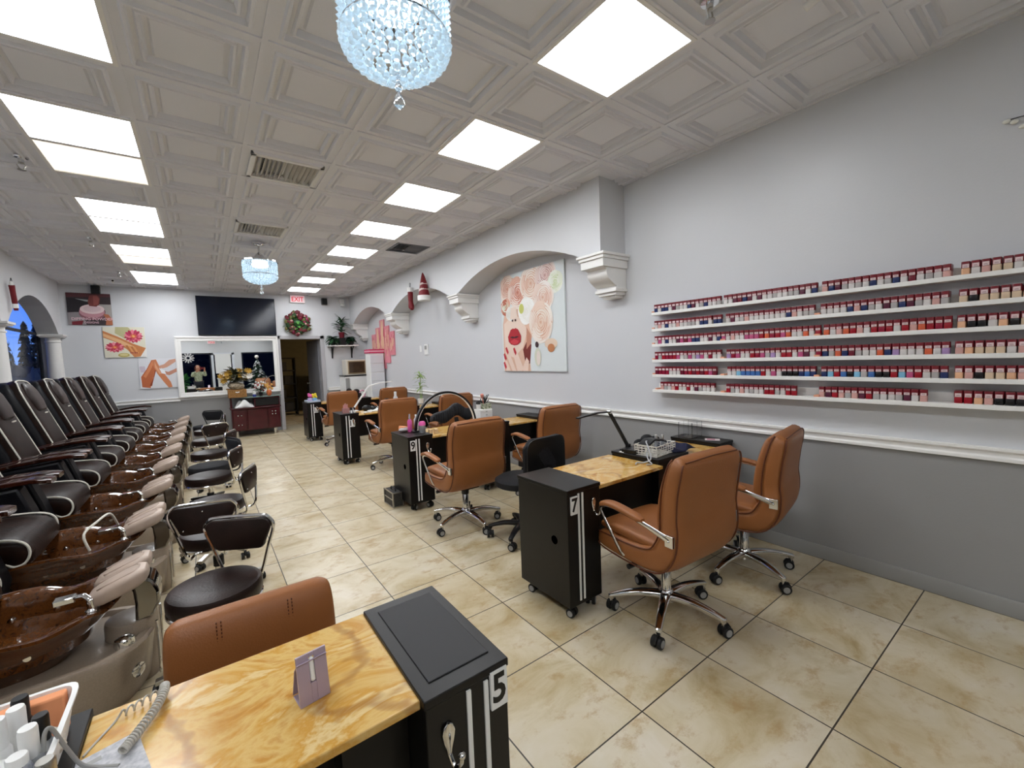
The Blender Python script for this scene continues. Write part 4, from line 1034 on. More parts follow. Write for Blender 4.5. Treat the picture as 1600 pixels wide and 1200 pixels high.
for r, cl in enumerate(rows):
    for ci, (y0, n) in enumerate(cl):
        last = ci == len(cl)-1
        pitch = .0358 if ci == 0 else (.0352 if not last else .037)
        for i in range(n):
            y = y0-.018-i*pitch
            if last: pal = ['beige','peach','nude pink','beige','white','black'] if r < 5 else ['red','red','peach','nude pink','black','black','black']
            elif r == 2 and ci == 0: pal = ['navy blue','white','white','plum','pink','wine']
            elif r == 2: pal = ['pink','red','white','white','orange','crimson','nude pink']
            elif r == 3 and ci < 2: pal = ['red','crimson','white','white','pink','plum','pale grey','lilac']
            elif r == 3: pal = ['white','white','pale grey','plum','lilac','navy blue','red','orange','wine']
            elif r == 4 and ci: pal = ['sky blue','blue','white','pale grey','red','pink','white','black','navy blue']
            elif r == 4: pal = ['wine','white','white','red','pink','crimson']
            elif r == 1: pal = ['white','pale grey','white','navy blue','plum','white','nude pink']
            elif r == 5: pal = ['white','white','pale grey','red','plum','nude pink']
            else: pal = ['white','pale grey','white','pale grey','white','nude pink','wine','navy blue','white','plum']
            allb.append((r, ci, i, y, pal[rnd.randrange(len(pal))] if not (r == 5 and last) else pal[i], last, n))
allb.sort(key=lambda q: -q[3])
NB = len(allb); stuff = allb[:max(0, NB-300)] ; indiv = allb[max(0, NB-300):]
f1 = f2 = True
GN = ['leftmost','second','third','fourth','fifth']
for r, ci, i, y, cn, last, n in indiv:
    src = pbb if last else pb
    o = dup(src)
    o.location = (3.335+rnd.uniform(-.002,.002), y, SHZ[r]); o.rotation_euler = (0,0,-PI/2+rnd.uniform(-.08,.08))
    gp = 'rightmost' if last else GN[ci]
    tag(o, '%s polish bottle with dark red cap, %s from left, %s group, %s shelf' % (cn, ORD[i], gp, SHN[r]), 'nail polish', 'nail polish bottles on the wall shelves')
    o.material_slots[0].link = 'OBJECT'; o.material_slots[0].material = PCM[cn]
for b in (pb, pbb):
    for c in list(b.children): bpy.data.objects.remove(c)
    bpy.data.objects.remove(b)
if True:
    g = G(); ms = [M_cap, M_lab] + [PCM[n] for n, c in PC]; idx = {n: 2+k for k, (n, c) in enumerate(PC)}
    for r, ci, i, y, cn, last, n in stuff:
        z = SHZ[r]; x = 3.335
        g.box(x-.015,x+.015,y-.015,y+.015,z,z+.034,idx[cn]).box(x-.016,x+.016,y-.016,y+.016,z+.034,z+.069,0).box(x-.0172,x-.0155,y-.0125,y+.0125,z+.037,z+.053,1)
    for r, ci, i, y, cn, last, n in allb:
        z = SHZ[r]; x = 3.37
        if i in (0, n-1) and ci < 3: continue
        g.box(x-.015,x+.015,y-.0155,y+.0155,z,z+.034,idx[cn]).box(x-.015,x+.015,y-.0162,y+.0162,z+.034,z+.069,0)
    tag(g.build('polish_bottle_row', ms, smooth=0), 'rear rank and farthest left polish bottles of the six wall shelves', 'nail polish', None, 'stuff')
first = None
for r in range(6):
    for y, w in ((2.352,.02),(1.725,.03),(1.09,.03)):
        if r == 0 and y < 2: continue
        if r == 1 and y == 1.725: continue
        tt = tag(G().box(-.03,.03,-w/2,w/2,0,.012).build('nail_file_block', mat('file_orange','e8a888',.7), loc=(3.335, y-.006 if y < 2 else y-.002 if r < 5 else y-.03, SHZ[r])), 'x', 'nail file')
        tt['label'] = 'small orange strip at the %s, %s shelf' % ('far left end of the row' if y > 2 else 'gap before the second group' if y > 1.5 else 'gap before the third group', SHN[r])
        tt['group'] = 'orange strips between the polish groups'
# pearl string at the right edge
t = thing('pearl_string', 'white pearl ornament on the right wall above the shelves', 'ornament', (0,0,0))
g = G()
for x, y, z in ((3.40,.295,2.592),(3.395,.268,2.577),(3.40,.240,2.545),(3.395,.21,2.52),(3.40,.18,2.53),(3.395,.15,2.56)): g.sph((x,y,z), .013, 14, 0, (.9,1.2,.85))
g.build('pearl', mat('pearl','efeee4',.2,coat=.5), t)
G().tube(spline([(3.41,.29,2.60),(3.405,.25,2.597),(3.405,.2,2.59),(3.41,.14,2.58)],4), .002, 6).build('wire', M_blackp, t)
# ================================================================== FLAT PRINTS
class Art:
    """flat print: polygons on a thin board, each colour its own layer"""
    def __init__(s, o, u, v, w, h): s.o = V(o); s.u = V(u); s.v = V(v); s.n = s.u.cross(s.v).normalized(); s.w = w; s.h = h; s.g = G(); s.ms = []; s.k = 0
    def m(s, col, rough=.35):
        mm = mat('print_'+col, col, rough)
        if mm not in s.ms: s.ms.append(mm)
        return s.ms.index(mm)
    def P(s, p, d): return s.o + s.u*(min(max(p[0],0),1)*s.w) + s.v*(min(max(p[1],0),1)*s.h) + s.n*d
    def poly(s, col, pts):
        s.k += 1; d = .0012 + .000009*s.k
        s.g.add([s.P(p, d) for p in pts], [tuple(range(len(pts)))], s.m(col)); return s
    def board(s, col, th=.018):
        i = s.m(col); c = [(0,0),(1,0),(1,1),(0,1)]
        s.g.add([s.P(p, .001) for p in c] + [s.P(p, -th) for p in c], [(0,1,2,3),(4,7,6,5)] + [(j, j+4, (j+1)%4+4, (j+1)%4) for j in range(4)], i); return s
    def text(s, txt, col, size, x, y):
        s.k += 1; tf = M.Translation(s.P((x,y), .0016+.000009*s.k)) @ M((( s.u.x, s.v.x, s.n.x, 0),(s.u.y, s.v.y, s.n.y, 0),(s.u.z, s.v.z, s.n.z, 0),(0,0,0,1)))
        s.g.text(txt, size, tf, s.m(col), .01, ext=.00002); return s
    def done(s, name, label, cat, group=None): return tag(s.g.build(name, s.ms, smooth=0, fix=False), label, cat, group)
YW = YB-.02
def rose(a, cx, cy, r, asp, cols):
    if r > .075:
        m = len(cols); lo = [cols[1 % m], cols[3 % m]]; hi = [cols[0], cols[2 % m], cols[m-1]]
        a.poly(cols[1 % m], [(cx+r*(1+.06*math.sin(5*t+cx*40))*math.cos(t), cy+r*(1+.06*math.sin(5*t+cx*40))*asp*math.sin(t)) for t in [2*PI*i/30 for i in range(30)]])
        for k in range(7):
            q = r*(.97-.13*k); n = 5 if k < 3 else 4 if k < 5 else 3
            for j in range(n):
                t0 = 2*PI*j/n + k*1.1 + cx*17; sp = 2*PI/n*1.12; P = 9
                ox, oy = cx+.03*r*math.cos(t0), cy+.03*r*math.sin(t0)
                out = [(ox+q*(1+.07*math.sin(PI*i/P))*math.cos(t0+sp*i/P), oy+q*(1+.07*math.sin(PI*i/P))*asp*math.sin(t0+sp*i/P)) for i in range(P+1)]
                inn = [(ox+q*.74*math.cos(t0+sp*i/P), oy+q*.74*asp*math.sin(t0+sp*i/P)) for i in range(P, -1, -1)]
                in2 = [(ox+q*.92*math.cos(t0+sp*(i+.6)/P), oy+q*.92*asp*math.sin(t0+sp*(i+.6)/P)) for i in range(P, -1, -1)]
                a.poly(lo[(j+k) % 2], out+inn); a.poly(hi[(j+k) % 3], out+in2)
        a.poly(lo[1], ell(cx, cy, r*.08, r*.08*asp, 10))
        return a
    for k, c in enumerate(cols):
        q = r*(1-k/len(cols)); pts = []
        for i in range(26):
            t = 2*PI*i/26; rr = q*(1+.10*math.sin(5*t+k*1.7)); pts.append((cx+rr*math.cos(t)+.05*q*math.sin(k*2), cy+rr*asp*math.sin(t)))
        a.poly(c, pts)
    return a
# dipping powder poster
a = Art((-1.905, YW, 2.36), (1,0,0), (0,0,1), .59, .58)
a.board('3a2f33').poly('5a3236', [(0,.86),(1,.9),(1,1),(0,1)]).poly('8b8587', [(.0,.0),(.0,.38),(.35,.42),(.4,0)]).poly('a8a29e', [(.72,.66),(1,.66),(1,.12),(.8,.3)])
a.poly('241f24', [(0,.40),(.0,.84),(.5,.80),(.45,.4)]).poly('9aa0a0', [(.19,.82),(.50,.79),(.50,.73),(.42,.74)])
a.poly('6b4a52', ell(.56,.42,.30,.21)).poly('8d5a64', ell(.55,.36,.30,.20)).poly('c58f98', ell(.55,.42,.29,.19)).poly('e6cfcf', ell(.56,.50,.28,.15)).poly('d9bfc2', ell(.56,.51,.2,.10))
a.poly('7e3f3c', [(.50,.60),(.47,.72),(.52,.93),(.68,.97),(.76,.86),(.73,.66),(.66,.58)]).poly('98534c', [(.60,.62),(.60,.92),(.70,.92),(.74,.82),(.70,.66)])
a.poly('b06a4a', [(.80,.36),(.92,.34),(1,.2),(1,0),(.84,0),(.86,.18)]).poly('7a2730', [(.08,.10),(.34,.14),(.30,0),(.08,0)])
a.text('DIPPING POWDER', 'e8c4cc', .068, .55, .185).text('DESIGNS', 'e3bcc6', .05, .52, .075)
a.done('poster', 'dark poster of a pink powder jar lettered dipping powder, highest on the back wall', 'poster', 'salon posters on the back wall')
# manicure and flowers poster
a = Art((-1.466, YW, 1.745), (1,0,0), (0,0,1), .596, .58)
a.board('dcd8c4').poly('b9b487', [(.3,1),(.6,1),(.75,.8),(.5,.62),(.28,.8)]).poly('c77f4c', [(0,.88),(.35,.68),(.7,.45),(1,.3),(1,.05),(.7,.0),(.55,.25),(.3,.5),(0,.66)]).poly('e0b081', [(0,.8),(.4,.58),(.72,.35),(.66,.25),(.3,.52),(0,.70)])

def dahlia(a, cx, cy, r, asp, cols):
    for k in range(4):
        q = r*(1-.2*k); n = 15-2*k
        for j in range(n):
            t = 2*PI*j/n+.3*k; ct, st = math.cos(t), math.sin(t); w = q*.17
            P = [(.15*q,0),(.6*q,w),(.85*q,w*.8),(q,0),(.85*q,-w*.8),(.6*q,-w)]
            a.poly(cols[(j+k) % 3 if k < 3 else 3], [(cx+x*ct-y*st, cy+(x*st+y*ct)*asp) for x, y in P])
    a.poly(cols[4], ell(cx, cy, r*.14, r*.14*asp, 10))
dahlia(a, .72, .70, .24, .95, ['c23a62','e77f92','b02f4a','d8683f','f2b860']); dahlia(a, .25, .34, .24, .72, ['b8344e','ea8a98','c03a58','d8603f','f0a858'])
for k in range(4): a.poly('d9995f' if k % 2 else 'b8703f', [(.5+.06*k,.40-.02*k),(.56+.06*k,.40-.02*k),(.66+.05*k,.14),(.62+.05*k,.12)])
for k in range(4): a.poly('8e2f38', ell(.62+.05*k,.15,.014,.03))
a.poly('e9e6e2', [(.84,0),(1,.3),(1,0)]).poly('b7a860', ell(.45,.08,.14,.07)).poly('d4c88e', ell(.45,.09,.10,.04))
a.done('poster', 'poster of hands with red dahlia flowers, middle one on the back wall', 'poster', 'salon posters on the back wall')
# waxing legs poster
a = Art((-1.005, YW, 1.12), (1,0,0), (0,0,1), .585, .59)
a.board('dfe0e4').poly('c9bcc8', [(.02,.75),(.16,.75),(.18,.55),(.04,.55)]).poly('c06a42', [(.05,.06),(.04,.40),(.20,.66),(.34,.95),(.46,.97),(.50,.80),(.44,.60),(.30,.20),(.26,.02)]).poly('d98a5e', [(.10,.42),(.24,.68),(.36,.93),(.42,.90),(.30,.62),(.16,.36)]).poly('8c3e22', [(.24,.10),(.36,.36),(.42,.66),(.44,.60),(.34,.24),(.30,.08)])
a.poly('d0835a', [(.36,.95),(.46,.97),(.52,.78),(.64,.5),(.80,.2),(.84,.02),(.74,.0),(.62,.2),(.46,.5),(.38,.75)]).poly('e2a680', [(.42,.9),(.46,.76),(.58,.48),(.52,.48),(.42,.70)])
a.poly('d3a088', [(.98,.98),(.98,.88),(.74,.70),(.62,.66),(.52,.70),(.54,.76),(.66,.80),(.80,.94)]).poly('c98f78', [(1,.66),(1,.54),(.78,.42),(.66,.46),(.60,.52),(.64,.58),(.76,.54)]).poly('f4f4f6', [(.52,.68),(.66,.6),(.70,.46),(.58,.5)])
a.done('poster', 'poster of bare legs being waxed, lowest on the back wall beside the mirror', 'poster', 'salon posters on the back wall')
# woman with roses print on the right wall
PX = XR-.022
a = Art((PX, 4.845, 1.292), (0,-1,0), (0,0,1), 1.268, 1.285)
a.board('dfe6e6', .02)
a.poly('e6bfa6', [(.02,.0),(.02,.5),(.06,.62),(.40,.66),(.52,.5),(.52,.36),(.46,.2),(.48,0)]).poly('f0d9c8', [(.05,.18),(.04,.5),(.2,.58),(.36,.54),(.44,.40),(.36,.24),(.2,.14)])
a.poly('7c3226', [(.36,.22),(.46,.34),(.50,.26),(.47,.08),(.40,.06)]).poly('c88e74', [(.43,.44),(.50,.36),(.50,.28),(.42,.22)])
for cx, cy, r, cs in [(.12,.86,.14,['e8cdbd','d9a48e','f1e0d4','c98a72','efd8c9']),(.30,.80,.16,['f0dccf','d58f78','f3e4da','c4735c','e8b8a2']),(.52,.86,.17,['f2e4d8','e3bfa8','f5ebe2','d8a286','efd3c2']),(.74,.90,.15,['f0e2dc','dcb7b0','f6eee8','bf8f88','e9d2c8']),(.88,.82,.10,['e6ecd8','c9d8a0','f3f6ea']),(.08,.68,.09,['f2efe6','d8dcc0','e8a890','c46a50']),(.70,.70,.15,['f4e9e0','e6c8b6','f7efe8','d9a890','f0d9cc'])]: rose(a, cx, cy, r, .98, cs)
rose(a, .44, .60, .13, 1, ['f6f4ee','efeee2','fbfaf6']); a.poly('c8cc6a', ell(.36,.63,.04,.05))
rose(a, .17, .60, .08, .9, ['f4f0ea','e8e2d8']); a.poly('f0dccd', [(.18,.66),(.27,.66),(.29,.54),(.16,.54)]).poly('4a241c', ell(.20,.525,.014,.012)).poly('4a241c', ell(.25,.525,.014,.012))
rose(a, .66, .47, .17, 1.15, ['f3e6da','e9cdb8','f6ece2','dcae92','f2dfd0','d79f80','f0d6c4']); a.poly('e8d0b8', ell(.80,.26,.09,.05)).poly('c98656', ell(.80,.22,.05,.04)); a.poly('d9dcc8', ell(.60,.14,.05,.09)).poly('eadfd6', ell(.61,.13,.03,.07)).poly('3a2320', ell(.59,.26,.025,.03))
a.poly('b3202a', [(.11,.36),(.16,.43),(.20,.445),(.225,.438),(.25,.445),(.29,.43),(.34,.36),(.33,.30),(.28,.272),(.22,.268),(.16,.28),(.12,.31)]).poly('d0424a', [(.15,.31),(.22,.335),(.30,.31),(.28,.285),(.22,.278),(.17,.287)]).poly('3c1216', [(.14,.355),(.19,.362),(.225,.355),(.26,.362),(.31,.355),(.26,.342),(.19,.342)])
for p in ([(.05,.20),(.10,.24),(.24,.0),(.17,0)], [(.18,.20),(.25,.22),(.36,.04),(.34,0),(.26,.0)], [(.02,.12),(.06,.14),(.14,0),(.06,0)], [(.34,.02),(.42,.14),(.46,.10),(.44,0),(.36,0)]): a.poly('f0d6c6', p)
for cx, cy in ((.085,.215),(.225,.205),(.045,.15),(.04,.06)): a.poly('c8313a', [(cx-.03,cy+.03),(cx-.005,cy+.042),(cx+.028,cy-.015),(cx+.012,cy-.042),(cx-.015,cy-.01)])
a.done('canvas_print', 'large print of red lips and pale roses under the nearest right wall arch', 'picture')
# five-panel pink hands print
M_ = [(10.42,10.14,1.62,2.14),(10.12,9.84,1.42,2.28),(9.82,9.54,1.32,2.44),(9.52,9.24,1.45,2.28),(9.22,8.94,1.62,2.14)]
t = thing('panel_print', 'pink five-panel print of manicured hands in the far right arch', 'picture')
for k, (ya, yb, z0, z1) in enumerate(M_):
    a = Art((XR-.025, ya, z0), (0,-1,0), (0,0,1), ya-yb, z1-z0); a.board('e58d9a', .022)
    rnd = random.Random(k+3)
    for q in range(6):
        x = rnd.uniform(.05,.8); y = rnd.uniform(.1,.7); a.poly(['e9b79c','dd8f86','f0c9b4','d96a78','c8404e','f2d3c4'][q], [(x,y),(x+.18,y+.06),(x+.26,y+.34),(x+.12,y+.32)])
    for q in range(5):
        x = .08+.18*q; y = rnd.uniform(.12,.45); up_ = q % 2 == 0; h = rnd.uniform(.32,.5)
        ys_ = (y, y+h) if up_ else (y+h, y)
        a.poly('c77f72', [(x-.02,ys_[0]),(x+.15,ys_[0]),(x+.12,ys_[1]),(x+.03,ys_[1])]).poly('efc0a4', [(x,ys_[0]),(x+.13,ys_[0]),(x+.105,ys_[1]),(x+.035,ys_[1])])
        tt_ = ys_[1]; dd = .07 if up_ else -.07; a.poly('b81f3c', [(x+.03,tt_-dd),(x+.11,tt_-dd),(x+.10,tt_+dd*.6),(x+.07,tt_+dd),(x+.04,tt_+dd*.6)])
    if k in (1,2): a.poly('ecc6a2', [(.15,.5),(.35,.98),(.6,.98),(.9,.5),(.6,.4)]).poly('b8303c', [(.2,.05),(.5,.3),(.8,.12),(.6,.0)])
    p = a.g.build('panel', a.ms, t, smooth=0, fix=False)
# ================================================================== BACK WALL
t = thing('television', 'wide black television mounted above the mirror on the back wall', 'television', (.69, YB, 2.57))
G().box(-.715,.715,-.07,-.03,-.405,.41).build('bezel', M_blackp, t, bevel=.004)
G().box(-.703,.703,-.0735,-.069,-.39,.40).build('screen', M_screen, t)
G().box(-.2,.2,-.03,0,-.15,.15).build('wall_mount', M_blackp, t)
t = thing('framed_mirror', 'large white framed mirror under the television', 'mirror', (.495, YB, 1.52))
W, H2, f = .905, .61, .085
g = G()
for b in ((-W,W,H2-f,H2),(-W,W,-H2,-H2+f),(-W,-W+f,-H2+f,H2-f),(W-f,W,-H2+f,H2-f)): g.box(b[0],b[1],-.05,0,b[2],b[3])
for b in ((-W-.015,W+.015,H2-.02,H2+.015),(-W-.015,W+.015,-H2-.015,-H2+.02),(-W-.015,-W+.02,-H2,H2),(W-.02,W+.015,-H2,H2)): g.box(b[0],b[1],-.065,0,b[2],b[3])
g.build('frame', M_trim, t, bevel=.006); G().box(-W+f,W-f,-.022,-.016,-H2+f,H2-f).build('glass', M_mirror, t)
# exit sign
M_exit = mat('exit_face','ffe2e6',.5,emit='ffd4da',es=.12); M_exitl = mat('exit_letters','b01424',.5,emit='f02038',es=.3)
def exit_sign(loc, rz, lab):
    t = thing('exit_sign', lab, 'exit sign', loc, rz, 'exit signs'); G().box(-.155,.155,-.06,0,-.09,.09).build('housing', M_white, t, bevel=.006)
    g = G().box(-.145,.145,-.063,-.059,-.08,.08,0); g.text('EXIT', .145, M.Translation((0,-.0635,-.012)) @ M.Rotation(R(90),4,'X') @ M.Diagonal((.85,1,1,1)), 1, .012); g.build('face', [M_exit, M_exitl], t); return t
exit_sign((1.88, YB, 3.005), 0, 'lit white sign with red EXIT letters on the back wall above the wreath')
exit_sign((.42, YF+.0, 2.72), PI, 'lit EXIT sign above the shop front door, seen in the mirror')
# speakers and camera
sk = tag(G().box(-.06,.06,-.11,0,-.075,.075).build('speaker', M_blackp, bevel=.008, loc=(2.46, YB, 2.97)), 'small black speaker on the back wall right of the exit sign', 'speaker', 'black wall speakers')
s2 = dup(sk, (-1.50, YB, 3.005), 0, 'small black speaker above the dipping powder poster on the back wall')
t = thing('security_camera', 'white security camera on a wall arm in the far right corner', 'camera', (2.86, YB-.0, 2.96)); g = G().box(-.05,.05,-.1,0,-.02,.08); g.build('mount_box', M_white, t, bevel=.005); G().lathe([(.022,-.11),(.022,-.06),(.02,-.05)],16).build('lens', M_blackp, t).matrix_local = M.Translation((0,-.05,.03)) @ M.Rotation(R(-90),4,'X') @ M.Translation((0,0,.14)); G().lathe([(.05,-.09),(.06,-.075),(.045,-.03)],18,(.02,-.06,0)).build('dome', M_white, t)
def dome(x, y, lab):
    t = thing('security_camera', lab, 'camera', (x, y, ZC+.02), 0, 'ceiling bullet cameras'); t.scale = (.7,.7,.7); G().lathe([(.035,0),(.035,-.015),(.012,-.02),(.012,-.05)],18).build('mount', M_white, t)
    g = G(); g.M = M.Translation((0,0,-.06)) @ M.Rotation(R(70),4,'X'); g.lathe([(.001,-.05),(.028,-.045),(.03,.05),(.026,.055)],18); g.build('camera_body', M_white, t)
    g = G(); g.M = M.Translation((0,0,-.06)) @ M.Rotation(R(70),4,'X'); g.lathe([(.022,.052),(.022,.058),(.001,.058)],18); g.build('lens', M_blackp, t)
dome(2.39, .815, 'white ceiling camera at the top picture edge near the right wall')
dome(-1.18, 10.3, 'tiny white ceiling camera by the back wall above the dipping powder poster')
# wreath
t = thing('wreath', 'red and green christmas wreath above the doorway', 'wreath', (1.845, YB-.075, 2.44))
rnd = random.Random(4)
def fluff(n, mat_, r0, r1, s0, s1, name, ay=.5):
    g = G()
    for k in range(n):
        a = rnd.uniform(0, 2*PI); r = rnd.uniform(r0, r1); g.sph((r*math.cos(a), rnd.uniform(-.06,.02), r*math.sin(a)), rnd.uniform(s0,s1), 7, 0, (rnd.uniform(.7,1.3), ay, rnd.uniform(.7,1.3)))
    return g.build(name, mat_, t)
G().tube([(.19*math.cos(R(x)),0,.19*math.sin(R(x))) for x in range(0,360,15)], .06, 8, closed=True).build('ring', mat('wreath_green','24401f',.8), t)
fluff(46, mat('ribbon_wine','5c111d',.6), .13, .27, .03, .06, 'ribbon'); fluff(22, mat('olive_foliage','5c5a2c',.7), .12, .28, .02, .045, 'foliage'); fluff(16, mat('blush_bauble','cf9f9a',.35), .12, .25, .015, .03, 'bauble', 1); fluff(10, mat('wine_pink','8a1c4c',.5), .13,.24,.03,.045,'pink_bow')
leaves(t, mat('bright_leaf','4f8a3e',.5), (0,-.03,0), 40, .09, .012, .6, -.08, .08, 8); g = G().sph((0,-.01,0),.10,12,0,(1.1,.4,.9)); g.build('centre_sprig', M_leaf, t)
for c in t.children:
    if c.name.startswith('leaf_cluster'): c.scale = (3.1,1,2.3)
# plant shelf
t = thing('plant_shelf', 'small white plant shelf on black brackets in the back right corner', 'shelf', (2.82, YB, 1.905))
G().box(-.35,.33,-.26,0,-.012,.012).build('board', M_trim, t, bevel=.002)
for x in (-.24, .22):
    g = G().box(x-.015,x+.015,-.02,0,-.30,-.012).box(x-.015,x+.015,-.22,0,-.03,-.012); g.ribbon([(x,-.19,-.03),(x,-.10,-.09),(x,-.02,-.24)], .02, .012); g.build('bracket', M_blackp, t)
def pot(name, lab, x, y, z, r, h, mp, fol):
    t = thing(name, lab, 'plant', (x, y, z)); G().lathe([(r*.7,0),(r,h),(r*.9,h),(r*.85,h*.9),(.001,h*.9)], 18).build('pot', mp, t); fol(t); return t
M_redpot = mat('red_pot','6a1826',.35)
pot('potted_plant', 'tall leafy plant in a dark red pot, highest on the plant shelf', 2.80, YB-.12, 2.10, .075, .13, M_redpot, lambda t: (leaves(t, M_leaf, (0,0,.12), 60, .24, .018, .9, 0, .34, 21, .25, ymax=.10), G().tube([(0,0,.1),(0,0,.42)], .008).build('stem', M_leaf, t)))
tag(G().box(-.07,.07,-.07,.07,0,.18).build('plant_stand', M_blackp, bevel=.004, loc=(2.80,YB-.12,1.918)), 'black block stand lifting the red pot on the plant shelf', 'stand')
pot('potted_plant', 'low leafy plant spilling over the left end of the plant shelf', 2.58, YB-.13, 1.917, .06, .09, M_blackp, lambda t: leaves(t, M_leaf, (0,0,.09), 70, .19, .026, .7, -.02, .12, 22, .5, ymax=.11))
pot('potted_plant', 'round bushy plant in a black pot at the right of the plant shelf', 3.0, YB-.13, 1.917, .075, .09, M_blackp, lambda t: leaves(t, mat('dark_leaf','1f4029',.5), (0,0,.10), 80, .15, .03, .8, -.02, .10, 23, .6, ymax=.11))
# white cabinet with towel warmer, pink-topped drawer tower
t = thing('white_cabinet', 'white cabinet under the towel warmer in the back right corner', 'cabinet', (2.98, 10.68, 0))
G().box(-.27,.25,-.24,.26,0,1.16).build('body', M_white, t, bevel=.004); G().box(-.28,.26,-.25,.26,1.16,1.185).build('top_board', M_blackp, t)
G().box(-.26,-.17,-.25,-.235,.7,1.12).build('side_panel', M_grey, t)
for k in range(4): G().box(-.16,.24,-.262,-.24,.06+.27*k,.30+.27*k).build('drawer', M_white, t, bevel=.004)
t = thing('towel_warmer', 'cream towel warmer with brown glass door on the white cabinet', 'towel warmer', (2.99, 10.64, 1.185))
G().box(-.235,.235,-.17,.18,0,.37).build('body', mat('cream_metal','ddd6c8',.4), t, bevel=.008)
d = G().box(-.19,.215,-.185,-.17,.03,.34).build('door', mat('brass_frame','9a8460',.35), t, bevel=.003); G().box(-.17,.195,-.19,-.184,.055,.315).build('door_glass', mat('brown_glass','4a3726',.12,var=.3,vs=9), d)
t = thing('drawer_tower', 'tall white drawer tower with hot pink top in the far right corner', 'drawer tower', (3.22, 9.75, 0))
G().box(-.17,.15,-.16,.16,0,1.68).build('body', M_white, t, bevel=.004)
for k in range(8): G().box(-.16,.14,-.172,-.155,.05+.2*k,.235+.2*k).build('drawer', mat('frost_white','e4e6ea',.3), t, bevel=.004)
for z, c in ((1.68,'hot_pink'),(1.71,'pale_rose'),(1.74,'hot_pink')): G().box(-.185,.165,-.175,.175,z,z+.03).build('top_band', mat(c, 'd2386a' if c == 'hot_pink' else 'f0b9c6', .4), t)
# thermostat
t = thing('thermostat', 'small white thermostat on the right wall under the middle arch', 'thermostat', (XR, 7.35, 1.68)); G().box(-.028,0,-.075,.075,-.10,.10).build('body', M_white, t, bevel=.006); G().box(-.032,-.027,-.04,.045,0,.07).build('display', M_grey, t)
tag(G().box(-.012,0,-.04,.04,-.06,.06).build('switch_plate', M_white, bevel=.003, loc=(XR,7.62,1.70)), 'white switch plate left of the thermostat on the right wall', 'switch')
# christmas hat and stocking on the middle arch
def prof(name, lab, cat, loc, pts, rads, bands, m):
    t = thing(name, lab, cat, loc); G().tube(spline(pts,4), [r for r in spl(rads,4)], 12, flat=1).build('body', m, t); return t
def spl(v, k): return [p.x for p in spline([(x,0,0) for x in v], k)]
t = thing('christmas_stocking', 'red christmas stocking hung left of the hat on the middle arch', 'stocking', (XS-.05, 7.05, 2.52))
G().tube(spline([(0,0,.16),(0,0,.08),(0,0,-.02),(0,-.02,-.10),(0,-.06,-.14)],4), spl([.045,.045,.042,.05,.03],4), 12).build('sock', M_red, t); G().tube([(0,0,.155),(0,0,.23)], .052, 12).build('cuff', mat('fleece','f0f0ee',.9), t); G().tube(spline([(0,0,.22),(.0,-.03,.29),(.0,0,.31),(.0,.02,.28),(0,.0,.22)],4), .004, 6).build('hanging_loop', M_blackp, t)
t = thing('santa_hat', 'red striped christmas hat with white brim on the middle arch', 'hat', (XS-.07, 6.45, 2.50))
G().tube(spline([(0,0,.02),(0,0,.12),(0,0,.24),(0,.01,.34),(0,.02,.40)],4), spl([.095,.075,.055,.03,.008],4), 14).build('cone', M_red, t); G().tube([(.0,0,-.05),(0,0,.03)], .105, 16).build('brim', mat('fleece','f0f0ee',.9), t)
g = G()
for z, r in ((.10,.08),(.19,.066)): g.tube([(0,0,z),(0,.01,z+.03)], r, 14)
g.build('stripe', mat('hat_stripe','d8c3be',.8), t)
# stocking figure at the left column
t = thing('christmas_stocking', 'red santa stocking with white cuff hung by the left column', 'stocking', (XL+.05, 8.40, 2.53)); t.scale = (.62,.62,.62)
G().tube(spline([(0,0,.22),(0,.03,.08),(0,.08,-.12),(0,.12,-.30)],4), spl([.05,.045,.045,.035],4), 12).build('sock', M_red, t); G().tube([(0,.09,-.16),(0,.105,-.25)], .05, 12).build('cuff', mat('fleece','f0f0ee',.9), t); G().sph((0,-.01,.25), .055, 12, 0, (.6,1,1)).build('figure_head', mat('fleece','f0f0ee',.9), t); G().tube(spline([(0,-.05,.30),(0,.0,.37),(0,.05,.30)],4), .006, 6).build('hanging_loop', M_blackp, t)
# ================================================================== CONSOLE
t = thing('console_cabinet', 'dark red lacquered console cabinet below the mirror', 'cabinet', (.86, 10.70, 0))
g = G().box(-.44,.46,-.18,.22,.13,.60).box(-.02,.46,-.18,.22,.60,.82); g.build('body', M_mahog, t, bevel=.01)
poly = [(-.02+.48*math.cos(0),0)]
G().prism([(-.46,-.20),(-.2,-.25),(.1,-.26),(.3,-.24),(.48,-.20),(.48,.22),(-.46,.22)], .595, .615, 'z').build('lower_top', M_mahog, t, bevel=.004)
for x0, x1 in ((-.42,-.18),(-.16,.20),(.22,.44)):
    d = G().box(x0,x1,-.20,-.175,.15,.58).build('door', M_mahog, t, bevel=.008)
    for kx in ((x0+x1)/2-.03, (x0+x1)/2+.03):
        for kz in ((.46,.26) if x0 < -.3 else (.50,.44)):
            if x0 == -.16: continue
            G().sph((kx,-.21,kz), .012, 10).build('knob', M_chrome, d)
G().box(.0,.44,-.195,-.175,.64,.79).build('drawer', M_blackp, t, bevel=.006)
G().prism([(-.10,-.24),(.2,-.27),(.50,-.22),(.50,.22),(-.46,.22),(-.46,.10)], .825, .838, 'z').build('glass_top', mat('green_glass','b7cfc8',.05,trans=.6), t)
G().box(-.44,-.40,.18,.22,.60,.83).build('rear_post', M_mahog, t)
for x in (-.36,.34): G().lathe([(.022,0),(.028,.01),(.02,.13)],14,(x,-.12,0)).build('leg', M_chrome, t)
